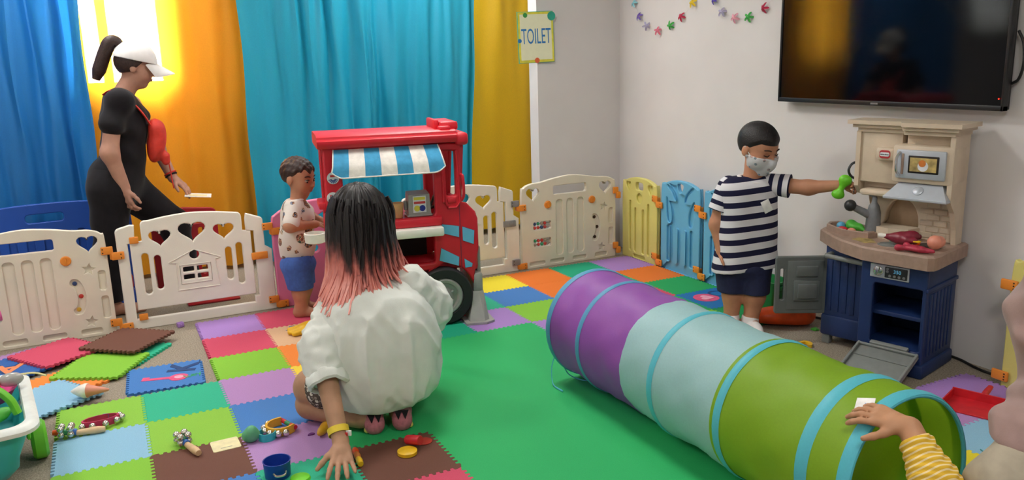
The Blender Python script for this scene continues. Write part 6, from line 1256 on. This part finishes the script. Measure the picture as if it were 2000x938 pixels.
m = MB(); m.lathe([(.04, 0), (.043, .003), (.046, .058), (.048, .06), (.044, .06), (.041, .006), (0, .005)], 32, False); cu = put('toy_pot', m, M('toy_pot_blue', '#1c3f9e', rough=.35), (.062, -1.985, TH), 'dark blue toy pot on the teal tile', 'toy pot'); MB().tube(spline([(-.02, -.046, .034), (-.012, -.062, .03), (.012, -.062, .03), (.02, -.046, .034)], 4), .004, 8).build('handle', 'bell_metal', cu)
m = MB(); m.lathe([(.0, .012), (.02, .012), (.032, .008), (.036, .0)], 24, False); put('toy_saucer', m, 'toy_lime', (.125, -2.045, TH), 'lime green toy saucer half cut off beside the dark blue pot', 'toy saucer')
m = MB(); m.lathe([(.033, 0), (.036, .002), (.036, .013), (.033, .015), (.0, .015)], 32, False); put('toy_coin', m, 'toy_yellow', (.508, -2.055, TH), 'yellow toy disc on the brown tile', 'toy disc')
m = MB(); m.lathe([(.016, -.034), (.018, -.03), (.018, .03), (.016, .034)], 20); put('toy_block', m, 'toy_red', (.548, -2.015, TH + .027), 'red toy cylinder leaning on the yellow disc', 'toy block', (R(78), 0, R(28)))
m = MB(); m.lathe([(.028, 0), (.03, .003), (.0, .005)], 24, False); put('toy_plate', m, M('toy_red_clear', '#b5332f', rough=.3), (.595, -1.995, TH), 'small flat red toy plate next to the red cylinder', 'toy plate')
cr_ = thing('toy_corn', 'orange and yellow toy carrot stick at the edge of the brown tile', 'toy food', (.338, -2.005, TH + .012), R(-96))
for k, (a, b, mm) in enumerate(((-.07, -.055, 'stick_green'), (-.055, -.02, 'toy_orange'), (-.02, .02, 'food_orange'), (.02, .065, 'toy_yellow'))): MB().tube([(a, 0, 0), ((a + b) / 2, 0, .001), (b, 0, 0)], [.010, .0125, .010], 10).build('segment', mm, cr_)
me = sdf_mesh('rope', [('c', (-.06, 0, .012), (.06, .01, .016), .013, .016), ('c', (-.055, -.03, .012), (.06, -.025, .014), .013, .014), ('c', (-.05, .03, .012), (.06, .035, .014), .012, .014), ('e', (.03, 0, .022), (.05, .045, .018))], .0035, .012, lambda X, Y, Z, D: np.maximum(D, .0005 - Z)); link('toy_rope', me, 'toy_yellow', label='yellow knitted toy rope bundle on the tan tile', cat='toy', loc=(.50, -.47, TH), rot=(0, 0, .2)); bpy.data.objects['toy_rope'].scale = (1.35, 1.3, 1.2)
m = MB(); m.box(-.017, .017, -.017, .017, 0, .026, .004); m.box(-.006, .006, -.023, .023, .004, .02, .003); put('foam_block', m, 'foam_purple', (-.079, .012, 0), 'small lilac foam piece on the carpet at the gate', 'foam scrap', (0, 0, .2))
m = MB(); m.prism(spline([(-.014, -.006), (0, .008), (.014, -.002), (.004, -.009)], 4, True), 0, .004); put('foam_scrap', m, M('foam_plum', '#6b2f78', rough=.8), (.238, -1.72, TH), 'tiny plum foam crumb on the lilac tile', 'foam scrap')
me = sdf_mesh('oct', [('e', (0, 0, .018), (.05, .018, .018)), ('e', (.03, .012, .016), (.03, .014, .014))], .0035, .01, lambda X, Y, Z, D: np.maximum(D, .0005 - Z)); link('toy_banana', me, 'toy_gold', label='yellow toy piece poking out under the white shirt\'s knee', cat='toy food', loc=(.285, -1.735, TH), rot=(0, 0, .9))
# red dustpan
dp = thing('dustpan', 'red plastic dustpan on the purple tile at the right', 'dustpan', (2.565, -2.82, TH + .0006), R(-70))
m = MB(); m.box(-.11, .11, -.07, .09, 0, .006, .002); m.box(-.11, -.104, -.07, .09, 0, .035, .002); m.box(.104, .11, -.07, .09, 0, .035, .002); m.box(-.11, .11, .084, .09, 0, .04, .002); m.build('pan', 'toy_red', dp, smooth=False)
MB().tube([(0, .088, .025), (0, .15, .03), (0, .2, .032)], [.014, .013, .011], 10, flat=.6).build('handle', 'toy_red', dp)
# white plastic step seen behind the sitting woman
st = thing('toy_stool', 'white plastic toy step behind the sitting person by the toddler', 'toy stool', (.695, -.37, TH), R(-20)); MB().box(-.07, .07, -.06, .06, .075, .095, .01).build('seat', 'truck_white', st)
for sx in (-1, 1): MB().box(sx * .055 - .01, sx * .055 + .01, -.05, .05, 0, .08, .004).build('leg', 'truck_white', st)
